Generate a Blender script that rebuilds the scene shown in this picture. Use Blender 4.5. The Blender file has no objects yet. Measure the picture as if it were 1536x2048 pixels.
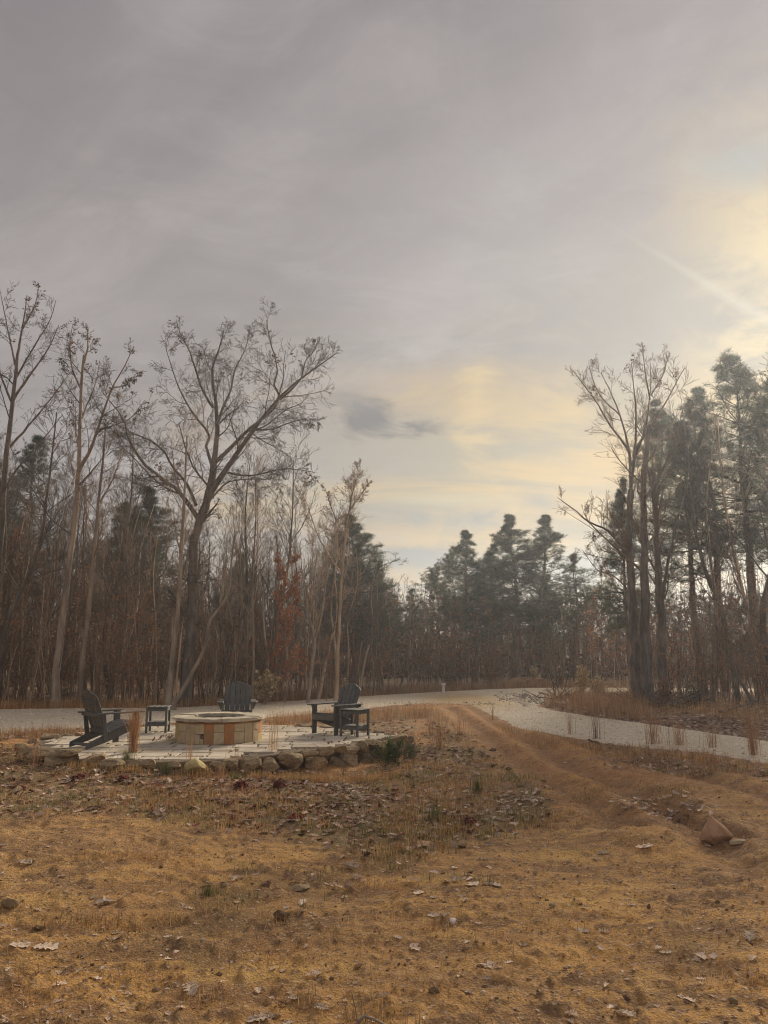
import bpy, bmesh, math, random
import numpy as np
from mathutils import Vector, Matrix

# ------------------------------------------------------------------ camera, sky, sun
PITCH = math.radians(10.18); CAMZ = 1.6; F = 1536.0
cP, sP = math.cos(PITCH), math.sin(PITCH)
scene = bpy.context.scene
C = scene.collection

def ray(px, py):
    u = (px - 768) / F; v = (1024 - py) / F
    return np.array([u, cP - v * sP, sP + v * cP])

cd = bpy.data.cameras.new('camera'); cam = bpy.data.objects.new('camera', cd); C.objects.link(cam)
cam.location = (0, 0, CAMZ); cam.rotation_euler = (math.pi / 2 + PITCH, 0, 0)
cd.sensor_fit = 'VERTICAL'; cd.sensor_height = 24; cd.lens = 24 * F / 2048
cd.clip_start = 0.05; cd.clip_end = 2000
scene.camera = cam
scene.view_settings.view_transform = 'Standard'; scene.view_settings.look = 'None'
scene.view_settings.exposure = 0.40; scene.view_settings.gamma = 1; scene.view_settings.use_curve_mapping = False
scene.cycles.volume_bounces = 0; scene.cycles.max_bounces = 5; scene.cycles.diffuse_bounces = 3
scene.cycles.volume_max_steps = 64
scene.cycles.use_denoising = True; scene.cycles.use_adaptive_sampling = False; scene.cycles.filter_width = 1.1

SUND = Vector(ray(1590, 640)).normalized()
SUN_EL = math.asin(SUND.z); SUN_AZ = math.atan2(SUND.x, SUND.y)
sl = bpy.data.lights.new('sun', 'SUN'); sun = bpy.data.objects.new('sun', sl); C.objects.link(sun)
sl.energy = 4.5; sl.angle = math.radians(20); sl.color = (1.0, 0.86, 0.66)
sun.rotation_euler = SUND.to_track_quat('Z', 'Y').to_euler()

class NT:
    def __init__(s, tree): s.t = tree
    def n(s, typ, ins=None, **kw):
        nd = s.t.nodes.new(typ)
        for k, v in kw.items(): setattr(nd, k, v)
        for k, v in (ins or {}).items(): s.put(nd.inputs[k], v)
        return nd
    def put(s, sock, v):
        if isinstance(v, bpy.types.NodeSocket): s.t.links.new(v, sock)
        elif isinstance(v, bpy.types.Node): s.t.links.new(v.outputs[0], sock)
        else:
            if hasattr(sock.default_value, '__len__') and len(sock.default_value) == 4 and len(v) == 3: v = tuple(v) + (1,)
            sock.default_value = v
    def m(s, op, a, b=0.0, c=None, clamp=False):
        nd = s.t.nodes.new('ShaderNodeMath'); nd.operation = op; nd.use_clamp = clamp
        s.put(nd.inputs[0], a); s.put(nd.inputs[1], b)
        if c is not None: s.put(nd.inputs[2], c)
        return nd.outputs[0]
    def vm(s, op, a, b=None, out=0, scale=None):
        nd = s.t.nodes.new('ShaderNodeVectorMath'); nd.operation = op
        s.put(nd.inputs[0], a)
        if b is not None: s.put(nd.inputs[1], b)
        if scale is not None: s.put(nd.inputs[3], scale)
        return nd.outputs[out]
    def mix(s, f, a, b, mode='MIX'):
        nd = s.t.nodes.new('ShaderNodeMix'); nd.data_type = 'RGBA'; nd.blend_type = mode
        s.put(nd.inputs[0], f); s.put(nd.inputs[6], a); s.put(nd.inputs[7], b)
        return nd.outputs[2]
    def sm(s, v, a, b, lo=0.0, hi=1.0):
        nd = s.t.nodes.new('ShaderNodeMapRange'); nd.interpolation_type = 'SMOOTHSTEP'
        s.put(nd.inputs[0], v); s.put(nd.inputs[1], a); s.put(nd.inputs[2], b); s.put(nd.inputs[3], lo); s.put(nd.inputs[4], hi)
        return nd.outputs[0]
    def noise(s, vec, scale, detail=4, rough=0.55, dist=0.0):
        nd = s.t.nodes.new('ShaderNodeTexNoise')
        if vec is not None: s.put(nd.inputs['Vector'], vec)
        nd.inputs['Scale'].default_value = scale; nd.inputs['Detail'].default_value = detail
        nd.inputs['Roughness'].default_value = rough; nd.inputs['Distortion'].default_value = dist
        return nd.outputs[0]

world = bpy.data.worlds.new('World'); scene.world = world; world.use_nodes = True
wt = world.node_tree; wt.nodes.clear(); w = NT(wt)
def build_sky():
    d = w.vm('NORMALIZE', w.n('ShaderNodeTexCoord').outputs['Generated'])
    sx = w.n('ShaderNodeSeparateXYZ', {0: d})
    dz = sx.outputs[2]
    ni = w.n('ShaderNodeTexSky', sky_type='NISHITA', sun_disc=False, sun_elevation=SUN_EL, sun_rotation=SUN_AZ)
    den = w.m('ADD', w.m('MAXIMUM', dz, 0.0), 0.16)
    pl = w.n('ShaderNodeCombineXYZ', {0: w.m('DIVIDE', sx.outputs[0], den), 1: w.m('DIVIDE', sx.outputs[1], den), 2: 0.0})
    stretch = w.vm('MULTIPLY', w.n('ShaderNodeVectorRotate', {'Vector': pl.outputs[0], 'Angle': 0.55}, rotation_type='Z_AXIS').outputs[0], (0.55, 1.5, 1))
    n1 = w.noise(stretch, 0.9, 6, 0.55, 0.5)
    n2 = w.noise(stretch, 2.6, 7, 0.6, 0.8)
    n3 = w.noise(w.vm('MULTIPLY', pl.outputs[0], (0.5, 1.4, 1)), 1.7, 6, 0.6, 0.6)
    warp = w.noise(d, 5.0, 4, 0.6)
    fine = w.noise(d, 14.0, 5, 0.6)
    wisp = w.noise(w.vm('MULTIPLY', d, (1, 1, 2.6)), 7.0, 7, 0.62, 0.7)
    k = lambda c: tuple(x * 10 for x in c)
    # grey veil of cloud
    n4 = w.noise(w.vm('MULTIPLY', pl.outputs[0], (1.0, 1.5, 1)), 3.2, 8, 0.66, 0.9)
    up = w.sm(dz, 0.25, 0.75)
    base = w.mix(up, k((0.365, 0.325, 0.312)), k((0.285, 0.250, 0.258)))
    base = w.mix(w.sm(n1, 0.35, 0.65), w.mix(0.15, base, k((0.02, 0.02, 0.02))), w.mix(0.18, base, k((0.60, 0.56, 0.54))))
    base = w.mix(w.m('MULTIPLY', w.sm(n2, 0.42, 0.72), 0.15), base, k((0.56, 0.50, 0.46)))
    # blue-grey scraps of low cloud
    def blob(px, py, rad, col, amt, sx_=1.0, sy=1.0, tex=1.0, e0=1.35, e1=0.0):
        nonlocal base
        P = Vector(ray(px, py)).normalized()
        R = Vector((1, 0, 0)); R = (R - P * R.dot(P)).normalized(); U = P.cross(R)
        a = w.m('DIVIDE', w.vm('DOT_PRODUCT', d, tuple(R), out=1), rad * sx_)
        b = w.m('DIVIDE', w.vm('DOT_PRODUCT', d, tuple(U), out=1), rad * sy)
        front = w.m('GREATER_THAN', w.vm('DOT_PRODUCT', d, tuple(P), out=1), 0.5)
        rr = w.m('SQRT', w.m('ADD', w.m('MULTIPLY', a, a), w.m('MULTIPLY', b, b)))
        rr = w.m('ADD', rr, w.m('MULTIPLY', w.m('SUBTRACT', wisp, 0.5), 3.6 * tex))
        rr = w.m('ADD', rr, w.m('MULTIPLY', w.m('SUBTRACT', warp, 0.5), 2.0 * tex))
        f = w.m('MULTIPLY', w.sm(rr, e0, e1), front)
        base = w.mix(w.m('MULTIPLY', f, amt), base, k(col) if isinstance(col, tuple) else col)
    base = w.mix(w.m('MULTIPLY', w.sm(n4, 0.48, 0.68), 0.13), base, k((0.62, 0.57, 0.54)))
    base = w.mix(w.m('MULTIPLY', w.sm(n4, 0.5, 0.32), 0.12), base, k((0.15, 0.14, 0.145)))
    # warm light through the cloud, low in the sky and round the hidden sun
    warmc = w.mix(w.sm(n3, 0.38, 0.64), k((0.375, 0.325, 0.245)), k((0.62, 0.43, 0.20)))
    blob(1230, 975, 0.38, warmc, 1.0, 1.4, 0.62, 0.3, 1.2, 0.35)
    blob(1660, 620, 0.21, (0.66, 0.49, 0.25), 0.9, 1.0, 1.2, 0.3, 1.2, 0.1)
    blob(1640, 620, 0.15, (0.84, 0.68, 0.36), 0.9, 1.0, 1.0, 0.3, 1.2, 0.0)
    blob(745, 832, 0.075, (0.17, 0.16, 0.16), 0.95, 1.15, 0.38, 1.9)
    blob(690, 795, 0.05, (0.235, 0.225, 0.225), 0.6, 1.4, 0.5)
    blob(850, 1035, 0.10, (0.275, 0.285, 0.285), 0.8, 1.5, 0.34)
    blob(840, 1108, 0.045, (0.25, 0.27, 0.29), 0.85, 1.2, 0.4)
    blob(955, 1045, 0.03, (0.25, 0.265, 0.285), 0.8, 1.2, 0.6)
    blob(1075, 1002, 0.04, (0.25, 0.255, 0.265), 0.8, 1.1, 0.5)
    blob(1150, 1130, 0.12, (0.31, 0.335, 0.35), 0.8, 1.5, 0.3)
    blob(1310, 580, 0.13, (0.31, 0.29, 0.275), 0.6, 1.4, 0.55)
    blob(1080, 690, 0.20, (0.285, 0.268, 0.265), 0.75, 1.7, 0.28)
    blob(1300, 620, 0.12, (0.30, 0.28, 0.265), 0.7, 1.5, 0.5)
    blob(1000, 500, 0.10, (0.34, 0.335, 0.325), 0.4, 1.0, 1.0)
    blob(1510, 320, 0.04, (0.33, 0.36, 0.37), 0.7, 1.3, 0.8)
    blob(955, 800, 0.07, (0.64, 0.475, 0.245), 0.85, 0.5, 1.3, 1.3)
    blob(900, 1000, 0.08, (0.56, 0.48, 0.30), 0.7, 1.5, 0.14)
    # bright contrail streak running down to the sun
    A = Vector(ray(1170, 420)).normalized(); B = Vector(ray(1560, 655)).normalized()
    Nn = A.cross(B).normalized(); mid = (A + B).normalized(); T = (B - A).normalized()
    dist = w.m('ABSOLUTE', w.m('ADD', w.vm('DOT_PRODUCT', d, tuple(Nn), out=1), w.m('MULTIPLY', w.m('SUBTRACT', fine, 0.5), 0.008)))
    along = w.vm('DOT_PRODUCT', d, tuple(T), out=1)
    t0, t1 = A.dot(T), B.dot(T)
    wid = w.sm(along, t0, t1, 0.003, 0.010)
    fr = w.m('GREATER_THAN', w.vm('DOT_PRODUCT', d, tuple(mid), out=1), 0.6)
    st = w.m('MULTIPLY', w.m('SUBTRACT', 1.0, w.m('DIVIDE', dist, wid), clamp=True), w.m('MULTIPLY', w.sm(along, t0, t1, 0.0, 1.0), fr))
    base = w.mix(w.m('MULTIPLY', st, 0.26), base, k((0.75, 0.70, 0.60)))
    below = w.sm(dz, 0.0, -0.08)
    base = w.mix(below, base, k((0.16, 0.13, 0.10)))
    out = w.mix(0.96, ni.outputs[0], base)
    bg = w.n('ShaderNodeBackground', {0: out, 1: 0.079})
    w.n('ShaderNodeOutputWorld', {0: bg.outputs[0]})
build_sky()

# ------------------------------------------------------------------ numeric helpers
RN = np.random.default_rng(11)
rnd = random.Random(5)
def on_z(px, py, z=0.0):
    d = ray(px, py); t = (z - CAMZ) / d[2]
    return np.array([d[0] * t, d[1] * t, z])
def at_y(px, py, Y):
    d = ray(px, py); t = Y / d[1]
    return np.array([d[0] * t, Y, CAMZ + d[2] * t])

_tab = RN.random((256, 256))
def vnoise(x, y):
    xi = np.floor(x).astype(int); yi = np.floor(y).astype(int)
    fx = x - xi; fy = y - yi
    fx = fx * fx * (3 - 2 * fx); fy = fy * fy * (3 - 2 * fy)
    a = _tab[xi & 255, yi & 255]; b = _tab[(xi + 1) & 255, yi & 255]
    c = _tab[xi & 255, (yi + 1) & 255]; d = _tab[(xi + 1) & 255, (yi + 1) & 255]
    return (a * (1 - fx) + b * fx) * (1 - fy) + (c * (1 - fx) + d * fx) * fy
def fbm(x, y, f=1.0, o=4, seed=0):
    s = 0; a = 1; t = 0
    for k in range(o):
        s = s + a * vnoise(x * f + 17.3 * k + seed * 7.7, y * f + 9.1 * k + seed * 3.3); t += a; a *= 0.5; f *= 2.03
    return s / t * 2 - 1
def smooth(v, a, b):
    t = np.clip((v - a) / (b - a), 0, 1); return t * t * (3 - 2 * t)
def polydist(x, y, poly):
    """signed distance, positive inside"""
    x = np.asarray(x, float); y = np.asarray(y, float)
    d = np.full(x.shape, 1e9); ins = np.zeros(x.shape, bool)
    n = len(poly)
    for i in range(n):
        ax, ay = poly[i][:2]; bx, by = poly[(i + 1) % n][:2]
        ex, ey = bx - ax, by - ay
        t = np.clip(((x - ax) * ex + (y - ay) * ey) / (ex * ex + ey * ey + 1e-12), 0, 1)
        d = np.minimum(d, (x - ax - t * ex) ** 2 + (y - ay - t * ey) ** 2)
        c = (ay > y) != (by > y)
        ins ^= c & (x < ex * (y - ay) / (ey if ey else 1e-9) + ax)
    d = np.sqrt(d)
    return np.where(ins, d, -d)
def linedist(x, y, pts):
    d = np.full(np.shape(x), 1e9)
    for i in range(len(pts) - 1):
        ax, ay = pts[i][:2]; bx, by = pts[i + 1][:2]
        ex, ey = bx - ax, by - ay
        t = np.clip(((x - ax) * ex + (y - ay) * ey) / (ex * ex + ey * ey), 0, 1)
        d = np.minimum(d, (x - ax - t * ex) ** 2 + (y - ay - t * ey) ** 2)
    return np.sqrt(d)
def gp(pts, z): return [on_z(a, b, z)[:2] for a, b in pts]

# ------------------------------------------------------------------ plan of the place
PATIO = gp([(52, 1492), (90, 1512), (135, 1520), (200, 1522), (300, 1524), (400, 1523), (480, 1518), (560, 1508), (630, 1500), (700, 1493),
            (760, 1487), (805, 1479), (818, 1471), (790, 1463), (730, 1458), (660, 1452), (590, 1449), (450, 1447), (330, 1449), (250, 1453),
            (180, 1461), (110, 1469), (60, 1480)], 0.0)
ROAD_L = gp([(-900, 1418), (-100, 1421), (360, 1413), (560, 1402), (740, 1393), (880, 1385), (960, 1380), (1050, 1377), (1150, 1376), (1262, 1377.5), (1700, 1378),
             (1700, 1384), (1262, 1384), (1150, 1385), (1122, 1392), (1085, 1404), (1075, 1410), (1110, 1419), (1200, 1433), (1340, 1449), (1430, 1461), (1536, 1477), (1800, 1500), (2600, 1560),
             (2600, 1680), (1800, 1550), (1536, 1515), (1400, 1496), (1250, 1482), (1110, 1460), (1040, 1448), (1000, 1432), (940, 1408), (860, 1405), (800, 1409),
             (700, 1420), (560, 1430), (430, 1437), (300, 1444), (130, 1455), (0, 1466), (-200, 1480), (-900, 1530)], -0.02)
CTRL = np.array([(0, 0, -.25), (0, 5, -.25), (-6, 6, -.2), (6, 6, -.14), (0, 9, -.3), (-4, 10, -.2), (-5, 11.6, -.07), (-2.8, 11.0, -.14), (-.7, 12.4, -.33),
                 (.8, 13.6, -.32), (1.3, 15.5, -.16), (-6.8, 13, -.06), (-7, 15, -.04), (-3, 18, -.05), (0, 18.5, -.08), (3, 12, -.2), (6, 11, -.12), (6, 14, -.06),
                 (3, 16, -.1), (0, 22, -.02), (-10, 20, -.02), (8, 20, 0), (0, 30, .0), (10, 30, 0), (-20, 30, .1), (0, 60, 0.1), (40, 60, .2), (-40, 60, .2), (0, -10, -.25), (-30, 0, -.1), (30, 0, -.1)])
RUTS = [(gp([(1500, 1720), (1400, 1650), (1330, 1610), (1230, 1560), (1130, 1520), (1050, 1478), (975, 1440), (925, 1412)], -.15), .20, .065),
        (gp([(1700, 1640), (1536, 1590), (1380, 1545), (1230, 1505), (1110, 1470), (1010, 1440), (960, 1415)], -.12), .18, .055),
        (gp([(1250, 1640), (1180, 1600), (1080, 1545), (1010, 1500), (950, 1460), (900, 1425)], -.15), .16, .045)]
GULLY = gp([(1330, 1612), (1370, 1634), (1410, 1648), (1450, 1660), (1500, 1676)], -.2)
GRASS = gp([(-300, 1500), (-300, 1650), (0, 1640), (200, 1630), (400, 1660), (560, 1665), (700, 1725), (850, 1740), (930, 1680), (1060, 1655), (1160, 1635), (1090, 1570),
            (1000, 1500), (900, 1455), (860, 1430), (820, 1440), (830, 1480), (700, 1530), (400, 1535), (100, 1525), (30, 1500), (60, 1470), (0, 1470)], -.2)
BACKGRASS = gp([(-300, 1480), (0, 1466), (130, 1456), (300, 1445), (450, 1438), (560, 1432), (700, 1421), (800, 1411), (840, 1430), (840, 1475), (760, 1462), (600, 1449), (450, 1446), (240, 1455), (60, 1480)], -.05)
RIGHTLEAF = gp([(1180, 1478), (1260, 1486), (1400, 1500), (1536, 1522), (1800, 1560), (1800, 1600), (1536, 1560), (1400, 1545), (1280, 1530), (1200, 1505)], -.1)
ISLAND = gp([(1128, 1388), (1080, 1406), (1110, 1419), (1200, 1433), (1340, 1449), (1536, 1477), (2000, 1515), (3200, 1500), (2400, 1395), (1262, 1386)], 0.0)
CLUMPLINE = gp([(860, 1500), (900, 1540), (870, 1600), (960, 1580), (1060, 1640)], -.2)

def height(x, y):
    x = np.asarray(x, float); y = np.asarray(y, float)
    num = np.zeros_like(x); den = np.zeros_like(x)
    for cx, cy, cz in CTRL:
        wgt = 1.0 / ((x - cx) ** 2 + (y - cy) ** 2 + 1.2) ** 1.6
        num += wgt * cz; den += wgt
    z = num / den
    near = 1 - smooth(np.hypot(x, y), 14, 30)
    rd = polydist(x, y, ROAD_L)
    offroad = 1 - smooth(rd, -0.5, 0.1)
    z = z + (0.03 + .02 * near) * fbm(x, y, 0.55, 3, 1) * offroad
    z = z + 0.034 * fbm(x * .6, y, 1.9, 4, 2) * near * offroad
    z = z + 0.022 * fbm(x * .8, y, 6.0, 4, 3) * near * (0.35 + 0.65 * offroad)
    z = z + 0.020 * np.maximum(fbm(x, y, 13.0, 2, 8) - 0.05, 0) * near * offroad * 2
    jit = 0.08 * fbm(x, y, 1.5, 3, 4)
    for pts, wd, dep in RUTS:
        d = linedist(x, y, pts) + jit
        z = z - dep * np.exp(-(d / wd) ** 2) * offroad + 0.45 * dep * np.exp(-((d - 2.1 * wd) / (wd * .7)) ** 2) * offroad * (1 + 0.8 * fbm(x, y, 4, 2, 9))
    d = linedist(x, y, GULLY) + jit * .6
    z = z - 0.07 * np.exp(-(d / .09) ** 2)
    z = z + 0.10 * np.exp(-(((x - 2.45) / .35) ** 2 + ((y - 7.9) / .3) ** 2)) * (1 + .5 * fbm(x, y, 5, 2, 6))
    z = z + np.where(rd > -0.05, 0.03 * smooth(rd, -.05, .25), 0)
    # hill that closes the wood far behind
    r = np.hypot(x, y)
    z = z + 4.0 * smooth(r, 70, 130)
    pd = polydist(x, y, PATIO)
    z = np.where(pd > -0.35, z * 1.0, z)
    z = z - 0.5 * smooth(pd, 0.12, 0.30)
    return z
def hz(x, y):
    x, y = np.array([x]), np.array([y]); z = float(height(x, y)[0])
    return max(z, 0.0) if polydist(x, y, PATIO)[0] > 0.1 else z
def on_ground(px, py):
    z = -0.15
    for _ in range(6):
        p = on_z(px, py, z); z = hz(p[0], p[1])
    return np.array([p[0], p[1], z])

def zones(x, y):
    n = fbm(x, y, 0.9, 4, 21) ; n2 = fbm(x, y, 3.0, 3, 22)
    g = smooth(polydist(x, y, GRASS) + .5 * n + .25 * n2, -0.15, 0.55)
    rd = polydist(x, y, ROAD_L)
    bg = smooth(polydist(x, y, BACKGRASS) + .25 * n2, -.1, .25)
    rl = smooth(polydist(x, y, RIGHTLEAF) + .5 * n2 + .3 * n, -.25, .35)
    isl = smooth(polydist(x, y, ISLAND) + .2 * n2, -.15, .2)
    r = np.hypot(x, y)
    wood = smooth(-rd + .25 * n2, .15, .5) * np.maximum(smooth(y + 0.30 * x, 19.5, 21.5) * (x < 0), smooth(y, 27, 29))
    wood = np.maximum(wood, isl)
    wood = wood * (rd < 0.3)
    patchy = smooth(fbm(x, y, .7, 4, 31), .15, .6) * .35 * (1 - smooth(y, 7, 8))
    grass = np.clip(np.maximum.reduce([g, .8 * bg, .6 * rl, patchy]), 0, 1) * (1 - smooth(rd, -.2, .1)) * (1 - wood)
    litter = np.clip(np.maximum.reduce([wood, .75 * rl, .55 * bg, .45 * g]), 0, 1)
    rut = np.zeros_like(grass)
    for pts, wd_, dep in RUTS: rut = np.maximum(rut, np.exp(-((linedist(x, y, pts) + .08 * n2) / (wd_ * 1.3)) ** 2))
    rut = np.maximum(rut, np.exp(-(linedist(x, y, GULLY) / .2) ** 2))
    return grass, litter, wood, smooth(rd + .10 * n2, -.12, .12), rut

# ------------------------------------------------------------------ object helpers
def link(o, parent=None):
    C.objects.link(o)
    if parent is not None: o.parent = parent
    return o
def tag(o, label=None, cat=None, group=None, kind=None):
    if label: o['label'] = label
    if cat: o['category'] = cat
    if group: o['group'] = group
    if kind: o['kind'] = kind
    return o
def empty(name, loc, rz=0, **kw):
    o = bpy.data.objects.new(name, None); link(o); o.location = loc; o.rotation_euler = (0, 0, rz)
    o.empty_display_size = .1
    return tag(o, **kw)
def npmesh(name, V, Fq, smooth_=False, tint=None, attrs=None):
    V = np.asarray(V, np.float32); me = bpy.data.meshes.new(name)
    Fs = Fq if isinstance(Fq, list) else [Fq]
    Fs = [np.asarray(f, np.int32) for f in Fs if len(f)]
    me.vertices.add(len(V)); me.vertices.foreach_set('co', V.ravel())
    nl = sum(f.size for f in Fs); npoly = sum(len(f) for f in Fs)
    me.loops.add(nl); me.polygons.add(npoly)
    me.loops.foreach_set('vertex_index', np.concatenate([f.ravel() for f in Fs]))
    tot = np.concatenate([np.full(len(f), f.shape[1], np.int32) for f in Fs])
    st = np.concatenate([[0], np.cumsum(tot)[:-1]]).astype(np.int32)
    me.polygons.foreach_set('loop_start', st); me.polygons.foreach_set('loop_total', tot)
    me.polygons.foreach_set('use_smooth', np.full(npoly, smooth_))
    me.update(calc_edges=True)
    for k, a in (attrs or {}).items():
        at = me.attributes.new(k, 'FLOAT', 'POINT'); at.data.foreach_set('value', np.asarray(a, np.float32))
    if tint is not None:
        at = me.attributes.new('tint', 'FLOAT', 'POINT'); at.data.foreach_set('value', np.asarray(tint, np.float32))
    return me
def obj(name, me, m, parent=None, loc=None, rot=None, **kw):
    if m is not None and not len(me.materials): me.materials.append(m)
    o = bpy.data.objects.new(name, me); link(o, parent)
    if loc is not None: o.location = loc
    if rot is not None: o.rotation_euler = rot
    return tag(o, **kw)
def copytree(o, loc=None, rz=None, sc=None, parent=None):
    c = o.copy(); C.objects.link(c); c.parent = parent
    if loc is not None: c.location = loc
    if rz is not None: c.rotation_euler = (c.rotation_euler[0], c.rotation_euler[1], rz)
    if sc is not None: c.scale = sc if hasattr(sc, '__len__') else (sc, sc, sc)
    for ch in o.children: copytree(ch, parent=c)
    return c
def rotz(a):
    c, s = np.cos(a), np.sin(a); z = np.zeros_like(c); o = np.ones_like(c)
    return np.stack([np.stack([c, -s, z], -1), np.stack([s, c, z], -1), np.stack([z, z, o], -1)], -2)
def rotx(a):
    c, s = np.cos(a), np.sin(a); z = np.zeros_like(c); o = np.ones_like(c)
    return np.stack([np.stack([o, z, z], -1), np.stack([z, c, -s], -1), np.stack([z, s, c], -1)], -2)
def bulk(tv, tf, pos, rot, scl, tint=None):
    """stamp a template many times -> verts, faces, tint"""
    tv = np.asarray(tv, float); tf = np.asarray(tf, int); n = len(pos)
    scl = np.asarray(scl, float)
    if scl.ndim == 1: scl = scl[:, None]
    V = np.einsum('nij,nvj->nvi', rot, tv[None] * scl[:, None, :]) + np.asarray(pos)[:, None, :]
    Fc = tf[None] + (np.arange(n) * len(tv))[:, None, None]
    t = None if tint is None else np.repeat(tint, len(tv))
    return V.reshape(-1, 3), Fc.reshape(-1, tf.shape[1]), t
def joinb(parts):
    Vs, Fs, Ts, off = [], [], [], 0
    for v, f, t in parts:
        Vs.append(v); Fs.append(f + off); Ts.append(t); off += len(v)
    by = {}
    for f in Fs: by.setdefault(f.shape[1], []).append(f)
    return np.concatenate(Vs), [np.concatenate(x) for x in by.values()], np.concatenate(Ts)

# ------------------------------------------------------------------ materials
def mat(name, cols, scale=6.0, rough=.85, bump=0.0, bscale=None, detail=5, tint=0, objrand=0, stretch=None, spec=0.25, coords='Object', contrast=(.35, .65), two_sided_trans=0, bdist=0.01):
    """cols: 2 or 3 linear colours blended by noise; tint: use the tint attribute; objrand: brightness scatter per object"""
    m = bpy.data.materials.new(name); m.use_nodes = True; t = m.node_tree; t.nodes.clear(); n = NT(t)
    tc = n.n('ShaderNodeTexCoord').outputs[coords]
    v = tc
    if stretch: v = n.vm('MULTIPLY', tc, stretch)
    if objrand:
        oi = n.n('ShaderNodeObjectInfo').outputs['Random']
        v = n.vm('ADD', v, n.n('ShaderNodeCombineXYZ', {0: n.m('MULTIPLY', oi, 37.0), 1: n.m('MULTIPLY', oi, 91.0), 2: 0.0}).outputs[0])
    nz = n.noise(v, scale, detail, .6)
    col = n.mix(n.sm(nz, contrast[0], contrast[1]), cols[0], cols[1])
    if len(cols) > 2:
        col = n.mix(n.sm(n.noise(v, scale * .37, 3), .5, .68), col, cols[2])
    if tint:
        at = n.n('ShaderNodeAttribute', attribute_name='tint').outputs['Fac']
        if tint == 'hue':
            col = n.mix(n.sm(at, .4, 1.0), col, cols[-1])
        f = n.m('ADD', n.m('MULTIPLY', at, .9), .55)
        col = n.vm('SCALE', col, scale=f)
    if objrand:
        f = n.m('ADD', n.m('MULTIPLY', n.m('SUBTRACT', oi, .5), objrand * 2), 1.0)
        col = n.vm('SCALE', col, scale=f)
    b = n.n('ShaderNodeBsdfPrincipled', {'Base Color': col, 'Roughness': rough})
    b.inputs['Specular IOR Level'].default_value = spec
    if bump:
        bn = n.n('ShaderNodeBump', {'Strength': bump, 'Distance': bdist, 'Height': n.noise(v, bscale or scale * 3, 6, .65)})
        t.links.new(bn.outputs[0], b.inputs['Normal'])
    out = n.n('ShaderNodeOutputMaterial')
    if two_sided_trans:
        tr = n.n('ShaderNodeBsdfTranslucent', {0: col})
        mx = n.n('ShaderNodeMixShader', {0: two_sided_trans, 1: b.outputs[0], 2: tr.outputs[0]})
        t.links.new(mx.outputs[0], out.inputs[0])
    else:
        t.links.new(b.outputs[0], out.inputs[0])
    return m

BARK = mat('bark', [(.36, .255, .175), (.54, .42, .30), (.20, .14, .10)], 3, .95, .8, 14, objrand=.55, stretch=(1.5, 1.5, .35))
BARK_PALE = mat('pale_bark', [(.27, .215, .165), (.42, .345, .265), (.19, .15, .12)], 5, .95, .8, 14, objrand=.12, stretch=(1.5, 1.5, .35))
BARK_GREY = mat('grey_bark', [(.15, .125, .11), (.27, .235, .20), (.12, .10, .085)], 6, .95, .6, 14, objrand=.2, stretch=(1.5, 1.5, .35))
BARK_PINE = mat('pine_bark', [(.26, .20, .155), (.38, .30, .235), (.18, .14, .115)], 7, .95, .7, 16, objrand=.2, stretch=(1.5, 1.5, .5))
BARK_LIGHT = mat('light_bark', [(.42, .33, .24), (.60, .49, .37), (.28, .22, .165)], 4, .95, .8, 14, objrand=.3, stretch=(1.5, 1.5, .35))
TWIG = mat('twig', [(.25, .175, .12), (.38, .28, .195)], 2, .95, objrand=.3)
TWIG_DARK = mat('dark_twig', [(.10, .082, .072), (.17, .14, .12)], 2, .95, objrand=.2)
NEEDLE = mat('pine_needles', [(.12, .15, .105), (.19, .215, .145), (.20, .18, .11)], 1.2, .8, tint=1, objrand=.15, two_sided_trans=.25)
DEADLEAF = mat('dead_leaf', [(.22, .12, .07), (.33, .20, .12)], 3, .9, tint=1, two_sided_trans=.2)
REDLEAF = mat('russet_leaf', [(.42, .17, .075), (.54, .26, .12)], 2, .9, tint=1, two_sided_trans=.25)
RUSTLEAF = mat('rusty_leaf', [(.36, .19, .10), (.48, .27, .15)], 2, .9, tint=1, two_sided_trans=.2)
TANLEAF = mat('tan_leaf', [(.64, .49, .36), (.82, .69, .54), (.46, .29, .18)], 12, .85, objrand=.35, two_sided_trans=.1, spec=.3)
LITTER = mat('leaf_litter', [(.40, .27, .18), (.58, .45, .36), (.26, .13, .09)], 5, .9, tint=1)
REDLITTER = mat('red_litter', [(.19, .05, .045), (.34, .13, .09)], 5, .9, tint=1)
DRYGRASS = mat('dry_grass', [(.46, .26, .11), (.64, .42, .20)], 3, .9, tint=1, two_sided_trans=.25)
RUSTGRASS = mat('rust_grass', [(.40, .23, .12), (.56, .35, .19), (.50, .40, .26)], 3, .9, tint=1, two_sided_trans=.2)
GREENGRASS = mat('green_grass', [(.17, .18, .07), (.27, .25, .11), (.34, .27, .14)], 1.5, .85, tint=1, two_sided_trans=.25)
WEED = mat('weed_leaf', [(.12, .145, .06), (.20, .215, .10)], 4, .85, tint=1, two_sided_trans=.2)
PALESHRUB = mat('pale_shrub', [(.55, .42, .25), (.75, .60, .38)], 3, .9, tint=1, two_sided_trans=.25)
STONE = mat('field_stone', [(.30, .21, .11), (.48, .37, .23), (.22, .16, .10)], 4.5, .9, .8, 16, objrand=.22, bdist=.02)
STONE_Y = mat('yellow_stone', [(.52, .42, .18), (.62, .52, .27), (.40, .30, .13)], 4, .9, .5, 20, bdist=.02)
STONE_O = mat('orange_rock', [(.42, .25, .15), (.54, .35, .22), (.28, .17, .11)], 5, .9, .9, 14, objrand=.12, bdist=.02)
GREYROCK = mat('grey_rock', [(.62, .53, .41), (.84, .75, .61)], 4, .9, .4, 20, objrand=.25, tint=1)
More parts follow.
